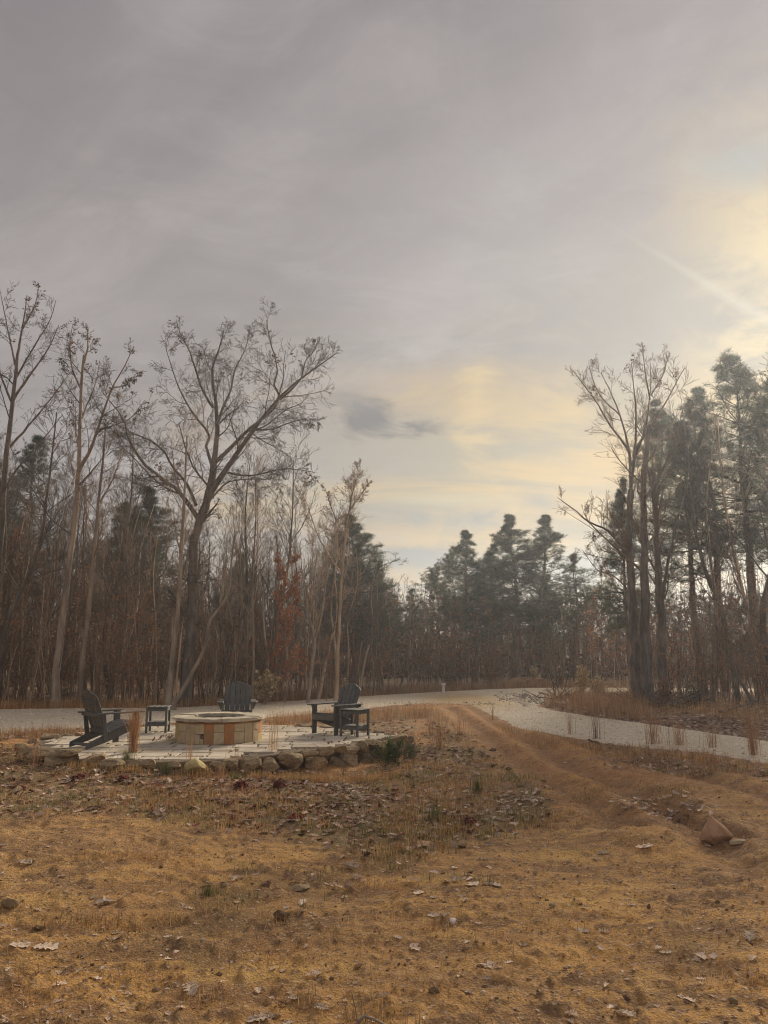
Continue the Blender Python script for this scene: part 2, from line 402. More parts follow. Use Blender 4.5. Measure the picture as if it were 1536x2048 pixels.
PAVER = mat('paver', [(.48, .42, .33), (.62, .55, .45), (.38, .31, .22)], 3, .9, .35, 25, objrand=.16)
JOINT = mat('patio_joint', [(.13, .10, .07), (.24, .18, .12)], 8, .95, .5, 30)
CAPST = mat('cap_stone', [(.44, .39, .29), (.60, .54, .42), (.36, .28, .18)], 5, .9, .5, 25, objrand=.1)
PIT_BEIGE = mat('beige_face_stone', [(.50, .40, .25), (.60, .49, .32), (.43, .34, .21)], 9, .9, .6, 30, objrand=.05)
PIT_OCHRE = mat('ochre_face_stone', [(.46, .33, .13), (.56, .42, .2)], 6, .9, .3, 30, objrand=.1)
PIT_RUST = mat('rust_face_stone', [(.46, .18, .065), (.54, .27, .11), (.38, .22, .11)], 7, .9, .3, 30, objrand=.1)
SOOT = mat('sooted_stone', [(.05, .045, .04), (.12, .11, .10)], 6, .95, .3, 30)
BLACK = mat('vent_shade', [(.015, .015, .015), (.03, .03, .03)], 6, .6)
CHAIR = mat('slate_poly_lumber', [(.090, .091, .086), (.128, .127, .119)], 9, .55, .12, 60, objrand=.10, spec=.4, stretch=(1, 4, 1))
WHITEP = mat('white_plastic', [(.75, .73, .70), (.82, .80, .78)], 6, .6)
CLOD = mat('dirt_clod', [(.24, .15, .085), (.36, .23, .12)], 8, .95, .5, 40, tint=1)
PEBBLE = mat('pebble', [(.40, .32, .23), (.60, .52, .43)], 8, .9, tint=1)

def ground_mat(name, road=False):
    m = bpy.data.materials.new(name); m.use_nodes = True; t = m.node_tree; t.nodes.clear(); n = NT(t)
    P = n.n('ShaderNodeNewGeometry').outputs['Position']
    A = lambda k: n.n('ShaderNodeAttribute', attribute_name=k).outputs['Fac']
    st = n.vm('MULTIPLY', P, (.55, 1.25, 1))
    big = n.noise(st, .55, 4, .6, .4); mid = n.noise(st, 2.3, 6, .65, .3); hi = n.noise(P, 11, 6, .7); fine = n.noise(P, 55, 5, .7); vfine = n.noise(P, 170, 3, .7)
    c = n.mix(n.sm(big, .40, .62), (.68, .39, .13), (.54, .30, .12))
    c = n.mix(n.sm(mid, .46, .66), c, (.33, .185, .09))
    c = n.mix(n.m('MULTIPLY', n.sm(n.noise(st, 1.1, 5, .6), .53, .68), .7), c, (.80, .50, .165))
    c = n.mix(n.m('MULTIPLY', n.sm(hi, .52, .68), .55), c, (.30, .185, .10))
    c = n.mix(n.m('MULTIPLY', n.sm(n.noise(P, 9, 4, .6), .55, .7), .35), c, (.62, .46, .26))
    mats = n.m('ADD', n.noise(st, 1.9, 6, .7), n.m('MULTIPLY', n.m('SUBTRACT', hi, .5), .8))
    c = n.mix(n.m('MULTIPLY', n.sm(n.noise(P, .33, 3), .42, .6), .35), c, (.42, .26, .125))
    c = n.mix(n.m('MULTIPLY', n.sm(mats, .50, .65), .85), c, (.235, .14, .075))
    # reddish clay up the tracks
    sep = n.n('ShaderNodeSeparateXYZ', {0: P})
    red = n.m('MULTIPLY', n.sm(sep.outputs[1], 7.5, 13), .65)
    c = n.mix(n.m('MULTIPLY', n.sm(n.noise(n.vm('MULTIPLY', P, (.35, 1.6, 1)), 1.6, 5, .6, .4), .52, .64), .6), c, (.27, .155, .08))
    c = n.mix(n.m('MULTIPLY', red, n.sm(mid, .3, .6)), c, (.56, .27, .115))
    c = n.mix(n.m('MULTIPLY', red, n.sm(big, .5, .7)), c, (.68, .40, .18))
    c = n.mix(n.m('MULTIPLY', A('rut'), n.sm(hi, .35, .6, .35, .85)), c, (.30, .165, .085))
    # crumbs: small dark and pale grains
    vor = n.n('ShaderNodeTexVoronoi', {'Vector': P, 'Scale': 60.0}); vs = n.n('ShaderNodeSeparateColor', {0: vor.outputs['Color']})
    c = n.mix(n.m('MULTIPLY', n.sm(vs.outputs[0], .82, .92), .5), c, (.15, .095, .06))
    c = n.mix(n.m('MULTIPLY', n.sm(vs.outputs[1], .92, .97), .6), c, (.62, .48, .34))
    c = n.mix(n.m('MULTIPLY', n.sm(fine, .55, .68), .28), c, (.18, .115, .07))
    c = n.mix(n.m('MULTIPLY', n.sm(vfine, .56, .68), .22), c, (.60, .42, .23))
    g = A('grass'); l = A('litter'); wd = A('wood'); rd = A('road')
    gc = n.mix(n.sm(n.noise(P, 1.6, 5), .4, .6), (.27, .195, .10), (.20, .18, .08))
    gc = n.mix(n.sm(hi, .48, .62), gc, (.40, .21, .11))
    c = n.mix(n.m('MULTIPLY', g, .85), c, gc)
    v2 = n.n('ShaderNodeTexVoronoi', {'Vector': n.vm('ADD', P, n.vm('SCALE', n.n('ShaderNodeTexNoise', {'Vector': P, 'Scale': 9.0}).outputs['Color'], scale=.06)), 'Scale': 11.0})
    v2s = n.n('ShaderNodeSeparateColor', {0: v2.outputs['Color']})
    lc = n.mix(v2s.outputs[0], (.26, .15, .09), (.48, .31, .19))
    lc = n.mix(n.sm(v2s.outputs[1], .8, .95), lc, (.50, .40, .32))
    lc = n.mix(n.sm(v2s.outputs[2], .75, .95), lc, (.15, .07, .05))
    lc = n.mix(n.m('MULTIPLY', n.sm(fine, .5, .65), .5), lc, (.13, .08, .05))
    c = n.mix(n.m('MULTIPLY', l, n.sm(n.m('ADD', hi, n.m('MULTIPLY', l, .35)), .5, .72)), c, lc)
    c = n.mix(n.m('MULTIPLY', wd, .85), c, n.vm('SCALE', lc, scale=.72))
    # crushed limestone
    v3 = n.n('ShaderNodeTexVoronoi', {'Vector': P, 'Scale': 24.0}); v3s = n.n('ShaderNodeSeparateColor', {0: v3.outputs['Color']})
    rc = n.mix(v3s.outputs[0], (.68, .58, .43), (.92, .82, .66))
    rc = n.mix(n.m('MULTIPLY', n.sm(hi, .45, .7), .4), rc, (.36, .28, .19))
    rc = n.mix(n.m('MULTIPLY', n.sm(n.noise(st, .8, 4), .5, .7), .45), rc, (.68, .55, .37))
    # tan clay dragged over the junction
    jx = n.vm('DISTANCE', n.vm('MULTIPLY', P, (1, .35, 0)), (float(JUNC[0]), float(JUNC[1]) * .35, 0.0), out=1)
    rc = n.mix(n.m('MULTIPLY', n.sm(n.m('ADD', jx, n.m('MULTIPLY', n.m('SUBTRACT', mid, .5), 1.6)), 2.0, .5), .8), rc, (.55, .38, .17))
    rf = n.sm(n.m('ADD', rd, n.m('MULTIPLY', n.m('SUBTRACT', fine, .5), .7)), .35, .65)
    c = n.mix(rf, c, rc)
    b = n.n('ShaderNodeBsdfPrincipled', {'Base Color': c, 'Roughness': .95}); b.inputs['Specular IOR Level'].default_value = .15
    h = n.m('ADD', n.m('MULTIPLY', hi, 1.6), n.m('ADD', n.m('MULTIPLY', fine, .7), n.m('MULTIPLY', vor.outputs['Distance'], .5)))
    h = n.m('ADD', h, n.m('MULTIPLY', v3.outputs['Distance'], n.m('MULTIPLY', rd, 1.4)))
    bn = n.n('ShaderNodeBump', {'Strength': .9, 'Distance': .022, 'Height': h})
    t.links.new(bn.outputs[0], b.inputs['Normal'])
    n.n('ShaderNodeOutputMaterial', {0: b.outputs[0]})
    return m
JUNC = on_z(930, 1400, 0)[:2]
GROUND = ground_mat('ground_soil')

# ------------------------------------------------------------------ ground and road (one polar sheet cut in two)
def build_ground():
    a_in = np.linspace(-42, 42, 540); a_out = np.linspace(42, 318, 60)[1:-1]
    ang = np.radians(np.concatenate([a_in, a_out]))
    r = np.concatenate([np.linspace(.4, 3.4, 14)[:-1], np.geomspace(3.4, 40, 350)[:-1], np.geomspace(40, 220, 34)])
    na, nr = len(ang), len(r)
    AA, RR = np.meshgrid(ang, r)
    X = RR * np.sin(AA); Y = RR * np.cos(AA)
    Z = height(X, Y)
    g, l, wd, rd, ru = zones(X, Y)
    V = np.stack([X, Y, Z], -1).reshape(-1, 3)
    V = np.vstack([V, [[0, 0, hz(0, 0)]]])
    i = np.arange(nr - 1)[:, None] * na; j = np.arange(na)[None]; j2 = (j + 1) % na
    Fq = np.stack([i + j, i + na + j, i + na + j2, i + j2], -1).reshape(-1, 4)[:, ::-1]
    cen = V[Fq].mean(1)
    isroad = (polydist(cen[:, 0], cen[:, 1], ROAD_L) > 0.0) & (np.hypot(cen[:, 0], cen[:, 1]) < 90)
    fan = np.stack([np.full(na, na * nr), np.arange(na), (np.arange(na) + 1) % na], -1)[:, ::-1]
    at = {k: np.append(a.ravel(), 0) for k, a in (('grass', g), ('litter', l), ('wood', wd), ('road', rd), ('rut', ru))}
    def sub(faces, extra=None):
        u = np.unique(np.concatenate([faces.ravel()] + ([extra.ravel()] if extra is not None else [])))
        mp = np.zeros(len(V), int); mp[u] = np.arange(len(u))
        fl = [mp[faces]] + ([mp[extra]] if extra is not None else [])
        return V[u], fl, {k: a[u] for k, a in at.items()}
    v, f, a = sub(Fq[~isroad], fan)
    obj('ground', npmesh('ground', v, f, True, attrs=a), GROUND, kind='structure')
    v, f, a = sub(Fq[isroad])
    obj('gravel_road', npmesh('gravel_road', v, f, True, attrs=a), GROUND, kind='structure')
build_ground()

# ------------------------------------------------------------------ solids
def rock_mesh(name, seed, size=(1, 1, 1), sub=2, box=.35, amp=.16, taper=0):
    bm = bmesh.new(); bmesh.ops.create_icosphere(bm, subdivisions=sub, radius=1)
    V = np.array([v.co[:] for v in bm.verts]); Fc = np.array([[v.index for v in f.verts] for f in bm.faces]); bm.free()
    q = np.random.default_rng(seed)
    m = np.abs(V).max(1, keepdims=True)
    V = V * (1 - box) + V / m * box * .9
    # planar facets
    for _ in range(9):
        nrm = q.normal(size=3); nrm /= np.linalg.norm(nrm); off = q.uniform(.5, .82)
        dd = V @ nrm - off; V = V - np.where(dd > 0, dd, 0)[:, None] * nrm * .9
    o = q.random(3) * 9
    dsp = fbm(V[:, 0] * 1.3 + o[0] + V[:, 2], V[:, 1] * 1.3 + o[1] - V[:, 2], 1.2, 3, 5)
    V = V * (1 + amp * dsp)[:, None]
    V[:, :2] *= (1 - taper * (V[:, 2:3] + .6) / 1.6)
    V = V * np.array(size)
    return npmesh(name, V, Fc, False)
def solid(name, outline, z0, z1, jit=0, chamf=.006):
    """prism from xy outline with a small chamfer on the top edge"""
    O = np.asarray(outline, float); n = len(O); c = O.mean(0)
    nrm = (c - O); nrm /= np.linalg.norm(nrm, axis=1, keepdims=True) + 1e-9
    A = np.c_[O, np.full(n, z0)]; B = np.c_[O, np.full(n, z1 - chamf)]; D = np.c_[O + nrm * chamf, np.full(n, z1)]
    V = np.vstack([A, B, D, [[c[0], c[1], z1]]])
    i = np.arange(n); j = (i + 1) % n
    q1 = np.stack([i, j, j + n, i + n], -1); q2 = np.stack([i + n, j + n, j + 2 * n, i + 2 * n], -1)
    tr = np.stack([i + 2 * n, j + 2 * n, np.full(n, 3 * n)], -1)
    return npmesh(name, V, [np.vstack([q1, q2]), tr])
def board_bm(bm, p0, p1, wdir, width, thick, bev=.004, w1=None):
    """board from p0 to p1; wdir = direction of its width; thickness perpendicular"""
    p0 = Vector(p0); p1 = Vector(p1); ax = (p1 - p0).normalized(); wd = Vector(wdir); wd = (wd - ax * wd.dot(ax)).normalized(); td = ax.cross(wd)
    w1 = width if w1 is None else w1
    vs = []
    for p, ww in ((p0, width), (p1, w1)):
        for a, b in ((-1, -1), (1, -1), (1, 1), (-1, 1)):
            vs.append(bm.verts.new(p + wd * (ww * a / 2) + td * (thick * b / 2)))
    fs = [bm.faces.new([vs[k] for k in f]) for f in ((3, 2, 1, 0), (4, 5, 6, 7), (0, 1, 5, 4), (1, 2, 6, 5), (2, 3, 7, 6), (3, 0, 4, 7))]
    bmesh.ops.recalc_face_normals(bm, faces=fs)
    if bev:
        es = list({e for f in fs for e in f.edges})
        bmesh.ops.bevel(bm, geom=es, offset=bev, segments=1, affect='EDGES')
def board(name, p0, p1, wdir, width, thick, parent, m=None, bev=.004, w1=None):
    bm = bmesh.new(); board_bm(bm, p0, p1, wdir, width, thick, bev, w1)
    me = bpy.data.meshes.new(name); bm.to_mesh(me); bm.free()
    return obj(name, me, m or CHAIR, parent)
def slab(name, outline, org, ux, uy, thick, parent, m=None, bev=.004):
    """flat shape given in 2D (ux, uy axes at org), extruded by thick"""
    org = Vector(org); ux = Vector(ux).normalized(); uy = Vector(uy).normalized(); nz = ux.cross(uy)
    bm = bmesh.new()
    a = [bm.verts.new(org + ux * x + uy * y - nz * thick / 2) for x, y in outline]
    b = [bm.verts.new(org + ux * x + uy * y + nz * thick / 2) for x, y in outline]
    bm.faces.new(a[::-1]); bm.faces.new(b)
    for i in range(len(a)):
        j = (i + 1) % len(a); bm.faces.new([a[i], a[j], b[j], b[i]])
    bmesh.ops.recalc_face_normals(bm, faces=bm.faces)
    es = [e for e in bm.edges if len(e.link_faces) == 2 and e.calc_face_angle() > .6]
    bmesh.ops.bevel(bm, geom=es, offset=bev, segments=1, affect='EDGES')
    me = bpy.data.meshes.new(name); bm.to_mesh(me); bm.free()
    return obj(name, me, m or CHAIR, parent)

# ------------------------------------------------------------------ patio
def build_patio():
    pts = np.array(PATIO)
    pc = pts.mean(0); pat = obj('patio', solid('patio', pc + (pts - pc) * .965, -.35, -.014, chamf=.01), JOINT, kind='structure')
    cx, cy = -3.1, 14.4
    q = np.random.default_rng(3)
    # irregular courses of flagstones
    y = 11.6; k = 0
    while y < 17.4:
        hgt_ = q.uniform(.28, .50); x = -7 + q.uniform(0, .5)
        while x < 1.2:
            wd = q.uniform(.30, .75)
            mx, my = x + wd / 2, y + hgt_ / 2
            n = 10; gap = .017
            cor = [(x + gap, y + gap), (x + wd - gap, y + gap), (x + wd - gap, y + hgt_ - gap), (x + gap, y + hgt_ - gap)]
            out = []
            for a in range(4):
                p, r_ = np.array(cor[a]), np.array(cor[(a + 1) % 4])
                for t in (0.06, .35, .65, .94): out.append(p * (1 - t) + r_ * t + q.normal(0, .008, 2))
            out = np.array(out)
            d = polydist(out[:, 0], out[:, 1], PATIO)
            if d.min() > .02 and np.hypot(mx + 3.05, my - 14.45) > .5:
                zt = q.uniform(-.004, .010)
                me = solid('paving_stone', out - out.mean(0), -.03, 0, chamf=.007)
                o = obj('paving_stone', me, PAVER, pat, loc=(out[:, 0].mean(), out[:, 1].mean(), zt), rot=(q.normal(0, .004), q.normal(0, .004), 0))
            x += wd
        y += hgt_
    return pat
patio = build_patio()

FRONTPX = [(40, 1490), (52, 1492), (90, 1512), (135, 1520), (200, 1522), (300, 1524), (400, 1523), (480, 1518), (560, 1508), (630, 1500), (700, 1493), (760, 1487), (805, 1479), (818, 1471)]
def wall_stones():
    w_ = empty('stone_edging', (-3.1, 14.4, 0), label='low dry-laid edging of rough tan fieldstones around the patio', cat='stone edging')
    protos = [rock_mesh('stone', 100 + i, (1, 1, 1), 3, .72, .13) for i in range(7)]
    for p in protos: p.materials.append(STONE)
    def st(px, py, wpx, hpx, dep=None, m=None, z=None, rz=0, y_=None):
        # px,py = centre of the stone in the photo; size in photo pixels at its distance
        Y = y_ if y_ else None
        if Y is None:
            g_ = on_ground(px, py + hpx / 2); Y = g_[1] + .10
        front = Y < 14.0 or (py > 1490)
        if front:
            gx = np.interp(px, [p[0] for p in FRONTPX], [p[1] for p in FRONTPX]); Y = on_z(px, gx, 0)[1] + (.06 if py < gx + 2 else -.10)
        c = at_y(px, py, Y)
        sx = wpx / F * Y * 1.02 / 2; sz = hpx / F * Y / 2 * 1.0 * rnd.uniform(.92, 1.15)
        me = protos[rnd.randrange(7)]
        if m:
            me = me.copy(); me.materials.clear(); me.materials.append(m)
        o = bpy.data.objects.new('stone', me); link(o, w_)
        if front and px < 570: c[2] -= .035
        o.location = Vector(c) - w_.location; o.scale = (sx * 1.12, dep or min(sx * .85, .28), sz * 1.15)
        o.rotation_euler = (rnd.uniform(-.12, .12), rnd.uniform(-.12, .12), rz + rnd.uniform(-.3, .3) + (math.pi if rnd.random() < .5 else 0))
    e = 12.0
    for a in [  # left end
        (60, 1503, 55, 26, None, None, 12.6), (50, 1492, 34, 16, None, None, 13.3), (92, 1506, 58, 24, None, None, 12.25), (128, 1516, 66, 30, None, None, 12.0), (135, 1499, 50, 12, None, None, 12.35),
        (182, 1518, 54, 24, None, None, 11.95), (228, 1526, 52, 26, None, None, 11.85), (270, 1524, 36, 20, None, None, 11.9), (300, 1522, 34, 18, None, None, 11.95), (345, 1526, 30, 18, None, None, 11.9),
        (388, 1527, 50, 26, None, STONE_Y, 11.9), (432, 1526, 34, 20, None, None, 11.95), (462, 1523, 30, 22, None, None, 12.0), (500, 1526, 42, 26, None, None, 12.05), (541, 1524, 34, 26, None, None, 12.2),
        # stacked right part: lower course
        (585, 1522, 50, 28, None, None, 12.35), (636, 1526, 48, 26, None, None, 12.5), (672, 1527, 34, 22, None, None, 12.7), (694, 1522, 40, 36, None, None, 12.85), (734, 1522, 40, 30, None, None, 13.1), (774, 1518, 34, 22, None, None, 13.5),
        (800, 1504, 30, 20, None, None, 13.9), (815, 1494, 26, 16, None, None, 14.3),
        # upper course
        (576, 1512, 42, 16, None, None, 12.5), (616, 1508, 38, 14, None, None, 12.75), (648, 1502, 36, 15, None, None, 12.95), (676, 1499, 34, 16, None, None, 13.1), (705, 1500, 40, 18, None, None, 13.2), (726, 1493, 30, 20, None, None, 13.45),
        (752, 1489, 44, 18, None, None, 13.7), (782, 1492, 34, 20, None, None, 13.85), (792, 1479, 46, 16, None, None, 14.3), (815, 1479, 22, 14, None, None, 14.4), (772, 1480, 26, 12, None, None, 14.5),
        # back edge
        (782, 1470, 26, 10, None, None, 15.3), (755, 1466, 34, 10, None, None, 15.8), (720, 1462, 34, 10, None, None, 16.3), (655, 1455, 44, 12, None, None, 16.7), (612, 1453, 44, 11, None, None, 16.9), (690, 1458, 34, 9, None, None, 16.6), (575, 1456, 30, 5, None, None, 16.9),
        (255, 1464, 44, 10, None, None, 16.4), (222, 1466, 40, 12, None, None, 16.0), (186, 1468, 28, 10, None, None, 15.6), (158, 1470, 26, 11, None, STONE_O, 15.3), (132, 1474, 30, 14, None, None, 15.0), (98, 1476, 48, 16, None, None, 14.7), (70, 1484, 26, 13, None, None, 14.2)]:
        px, py, wp, hp, dep, m, Y = a
        st(px, py, wp, hp, dep, m, y_=Y)
wall_stones()

# ------------------------------------------------------------------ fire pit
def arc_block(name, r0, r1, a0, a1, z0, z1, m, parent, seed=0, rough=.004, n=None):
    q = np.random.default_rng(seed)
    n = n or max(3, int((a1 - a0) / .10)); a = np.linspace(a0, a1, n)
    o = []
    prof = [(r0, z0), (r1 - .006, z0), (r1, z0 + .006), (r1 + 0, z1 - .008), (r1 - .008, z1), (r0 + .006, z1), (r0, z1 - .006)]
    V = []
    for i, t in enumerate(a):
        e = .006 if i in (0, n - 1) else 0
        for r, z in prof:
            rr = r + q.normal(0, rough) * (1 if abs(r - r1) < .02 else .4); zz = z + q.normal(0, rough * .3)
            V.append((rr * math.cos(t), rr * math.sin(t), zz))
    k = len(prof); Fq = []
    for i in range(n - 1):
        for j in range(k):
            j2 = (j + 1) % k; Fq.append((i * k + j, i * k + j2, (i + 1) * k + j2, (i + 1) * k + j))
    me = bpy.data.meshes.new(name)
    me.from_pydata(V, [], [tuple(f[::-1]) for f in Fq] + [tuple(range(k)), tuple(range((n - 1) * k, n * k))[::-1]])
    bm = bmesh.new(); bm.from_mesh(me); bmesh.ops.recalc_face_normals(bm, faces=bm.faces); bm.to_mesh(me); bm.free()
    return obj(name, me, m, parent)
def build_pit():
    base = on_z(437, 1490, 0)
    cy = base[1] + .77; cx = base[0] * cy / base[1]; ac = math.atan2(-cy, -cx)
    pit = empty('fire_pit', (cx, cy, 0), label='round stone fire pit with beige and rust face stones and a flat stone cap', cat='fire pit')
    R1 = .765
    # bearings of joints, taken across the front; -pi/2 looks to the camera
    def ang(px):  # photo x -> angle on the front of the ring
        s = (px - 437) / 85.0; return ac + math.asin(max(-.999, min(.999, s)))
    seq = [(352.3, 360, 'o', 0), (360, 374, 'b', 1), (374, 392, 'b', 0), (392, 409, 'b', 2), (409, 427, 'r', 0), (427, 447, 'b', 1), (447, 466, 'r', 0), (466, 486, 'b', 1), (486, 502, 'b', 0), (502, 513, 'b', 1), (513, 521.7, 'r', 3)]
    k = 0
    for a, b, c, sp in seq:
        m = {'o': PIT_OCHRE, 'b': PIT_BEIGE, 'r': PIT_RUST}[c]
        a0, a1 = ang(a) + .003, ang(b) - .003; k += 1
        off = rnd.uniform(-.006, .006)
        if sp == 0: arc_block('face_stone', .60, R1 + off, a0, a1, 0, .340, m, pit, k)
        elif sp == 1:
            z = rnd.uniform(.19, .21)
            arc_block('face_stone', .60, R1 + off, a0, a1, 0, z - .002, m, pit, k); arc_block('face_stone', .60, R1 + off, a0, a1, z + .002, .340, m, pit, k + 50)
        elif sp == 2:
            am = ang(404)
            arc_block('face_stone', .60, R1, a0, a1 + .0, .175, .340, m, pit, k)
            arc_block('face_stone', .60, R1, a0, am - .03, 0, .167, PIT_BEIGE, pit, k + 60)
            arc_block('face_stone', .60, R1 - .003, am + .055, a1, 0, .167, PIT_BEIGE, pit, k + 61)
            arc_block('face_stone', .60, R1, am - .026, am + .05, 0, .095, PIT_BEIGE, pit, k + 62)
            arc_block('vent_opening', .60, R1 - .05, am - .024, am + .048, .097, .165, BLACK, pit, k + 63)  # black fill: the hole's darkness is put into its colour
            # pale bent tag inside the opening
            t = am + .012; r = R1 - .022
            bm = bmesh.new()
            for (u0, z0), (u1, z1) in (((-.012, .115), (.006, .115)), ((.006, .115), (.010, .135)), ((.010, .135), (-.006, .15))):
                p = lambda u, z: Vector((r * math.cos(t + u / r), r * math.sin(t + u / r), z))
                board_bm(bm, p(u0, z0), p(u1, z1), (math.cos(t), math.sin(t), 0), .02, .007, 0)
            me = bpy.data.meshes.new('vent_latch'); bm.to_mesh(me); bm.free(); obj('vent_latch', me, CAPST, pit)
        else:
            arc_block('face_stone', .60, R1, a0, a1, .14, .340, m, pit, k); arc_block('face_stone', .60, R1, a0, a1, 0, .132, PIT_OCHRE, pit, k + 70)
    a = ang(521.7) + .006; end = ang(352.3) + 2 * math.pi - .006
    nb = 15; st = (end - a) / nb
    for i in range(nb):
        m = (PIT_BEIGE, PIT_BEIGE, PIT_RUST, PIT_BEIGE, PIT_OCHRE)[i % 5]
        arc_block('face_stone', .60, R1 + rnd.uniform(-.005, .005), a + i * st + .004, a + (i + 1) * st - .004, 0, .340, m, pit, 200 + i)
    for i in range(14):
        arc_block('liner_stone', .50, .596, i * .4488 + .006, (i + 1) * .4488 - .006, 0, .371, SOOT, pit, 300 + i)
    obj('mortar_bed', solid('mortar_bed', [(.735 * math.cos(t), .735 * math.sin(t)) for t in np.linspace(0, 2 * math.pi, 40)[:-1]], 0, .02), SOOT, pit)
    arc_block('ledge', .60, R1 - .012, 0, 2 * math.pi - .001, .342, .369, PIT_RUST, pit, 400, .008, 60)
    cuts = [ang(442), -.35, .45, 1.3, 2.1, 2.9, 3.75, ang(442) + 2 * math.pi]
    for i in range(7):
        arc_block('capstone', .47, .812, cuts[i] + .008, cuts[i + 1] - .008, .372 + rnd.uniform(-.003, .003), .430 + rnd.uniform(-.004, .006), CAPST, pit, 500 + i, .010)
    # ash bed
    obj('ash_bed', rock_mesh('ash_bed', 77, (.48, .48, .07), 2, .1, .1), SOOT, pit, loc=(0, 0, .03))
build_pit()

# ------------------------------------------------------------------ adirondack chair and side table
def make_chair(label):
    t = empty('adirondack_chair', (0, 0, 0), label=label, cat='chair', group='slate grey adirondack chairs around the fire pit')
    X = (1, 0, 0)
    rail0 = Vector((0, .36, .315)); rail1 = Vector((0, -.52, .035))
    rd_ = (rail1 - rail0).normalized(); rn = Vector((0, -rd_.z, rd_.y)); rn = rn if rn.z > 0 else -rn
    for s in (-1, 1):
        out = [(0, -.055), (.60, -.060), (.95, -.035), (.925, .045), (.62, .065), (0, .065)]
        slab('side_rail', [(x, y) for x, y in out], rail0 + Vector((s * .262, 0, 0)), rd_, rn, .028, t)
        slab('front_leg', [(-.055, 0), (.055, 0), (.062, .535), (-.062, .535)], (s * .292, .335, 0), (0, 1, 0), (0, 0, 1), .028, t)
        # arm: wide paddle
        arm = [(-.055, .46), (.055, .46), (.075, .40), (.075, .05), (.045, -.34), (-.015, -.40), (-.05, -.37), (-.06, 0), (-.068, .40)]
        arm = [(x * s, y) for x, y in arm]
        if s < 0: arm = arm[::-1]
        ar = slab('armrest', arm, (s * .33, 0, .5515), (1, 0, 0), (0, 1, 0), .026, t)
        # rear post from arm down to rail
        board('rear_post', (s * .292, -.27, .535), (s * .292, -.20, .10), (0, 1, 0), .075, .026, t)
        slab('arm_bracket', [(0, 0), (.075, 0), (.018, -.13), (0, -.13)], (s * .309, .335, .5365), (s, 0, 0), (0, 0, 1), .024, ar)
    # seat slats
    n = 6
    for i in range(n):
        p = rail0 + rd_ * (.035 + i * .088) + rn * (.078)
        board('seat_slat', p + Vector((-.292, 0, 0)), p + Vector((.292, 0, 0)), rd_, .080, .022, t)
    board('front_apron', (-.292, .395, .325), (.292, .395, .325), (0, 0, 1), .11, .024, t)
    # back slats, fanned, each with its piece of the arched crest
    foot = Vector((0, -.115, .17)); bd = Vector((0, -.34, .80)).normalized(); bnrm = Vector((0, bd.z, -bd.y))
    wds = .099
    def crest(u):   # scalloped crest: raised round middle, rounded shoulders
        a = abs(u)
        if a < .150: return .835 - .055 * (a / .145) ** 2.2
        return .765 - .075 * ((a - .145) / .125) ** 2.4
    for i in range(5):
        c = (i - 2) * .110
        base_c = c * .90
        out = [(base_c - wds * .44, 0), (base_c + wds * .44, 0)]
        for k in range(7):
            u = c + wds / 2 - wds * k / 6
            out.append((u, max(crest(u), .60)))
        slab('back_slat', out, foot, (1, 0, 0), bd, .020, t)
    for hgt_, wd, th in ((.10, .5, .07), (.62, .46, .06)):
        p = foot + bd * hgt_ - bnrm * .022
        board('back_rail', p + Vector((-wd / 2, 0, 0)), p + Vector((wd / 2, 0, 0)), bd, th, .022, t)
    board('arm_crossbar', (-.36, -.295, .525), (.36, -.295, .525), (0, 0, 1), .065, .024, t)
    board('rear_stretcher', (-.246, -.47, .06), (.246, -.47, .06), (0, .95, .3), .08, .022, t)
    return t
def make_table(label):
    t = empty('side_table', (0, 0, 0), label=label, cat='side table', group='small slatted side tables')
    a = .185; H = .50
    for sx in (-1, 1):
        for sy in (-1, 1):
            board('leg', (sx * a, sy * a, 0), (sx * a, sy * a, H - .022), (0, 1, 0), .042, .042, t)
    for z in (H - .06, .16):
        for s in (-1, 1):
            board('apron', (-a + .022, s * a, z), (a - .022, s * a, z), (0, 0, 1), .055, .02, t)
            board('apron', (s * a, -a + .022, z), (s * a, a - .022, z), (0, 0, 1), .055, .02, t)
    for i in range(4):
        x = -.16 + i * .1067
        board('top_slat', (x, -.215, H - .010), (x, .215, H - .010), (1, 0, 0), .101, .02, t)
        if i in (1, 2) or True:
            board('shelf_slat', (x * .86, -.17, .198), (x * .86, .17, .198), (1, 0, 0), .085, .016, t)
    return t
def setpos(o, px, py, rz, z=.004):
    p = on_z(px, py, z); o.location = (p[0], p[1], z); o.rotation_euler = (0, 0, rz)
PI = math.pi
ch = make_chair('slate grey adirondack chair left of the fire pit, seen from behind')
setpos(ch, 214, 1490, math.radians(-40))
c2 = copytree(ch); c2['label'] = 'slate grey adirondack chair standing directly behind the fire pit, facing the camera'
setpos(c2, 473, 1457, math.radians(190))
c3 = copytree(ch); c3['label'] = 'slate grey adirondack chair right of the fire pit with a side table before its arm'
setpos(c3, 674, 1466, math.radians(140))
t1 = make_table('dark side table between the left chair and the fire pit')
setpos(t1, 315, 1464, math.radians(6))
t2 = copytree(t1); t2['label'] = 'dark side table on the right of the patio, beside the right chair'
setpos(t2, 709, 1472, math.radians(-32))

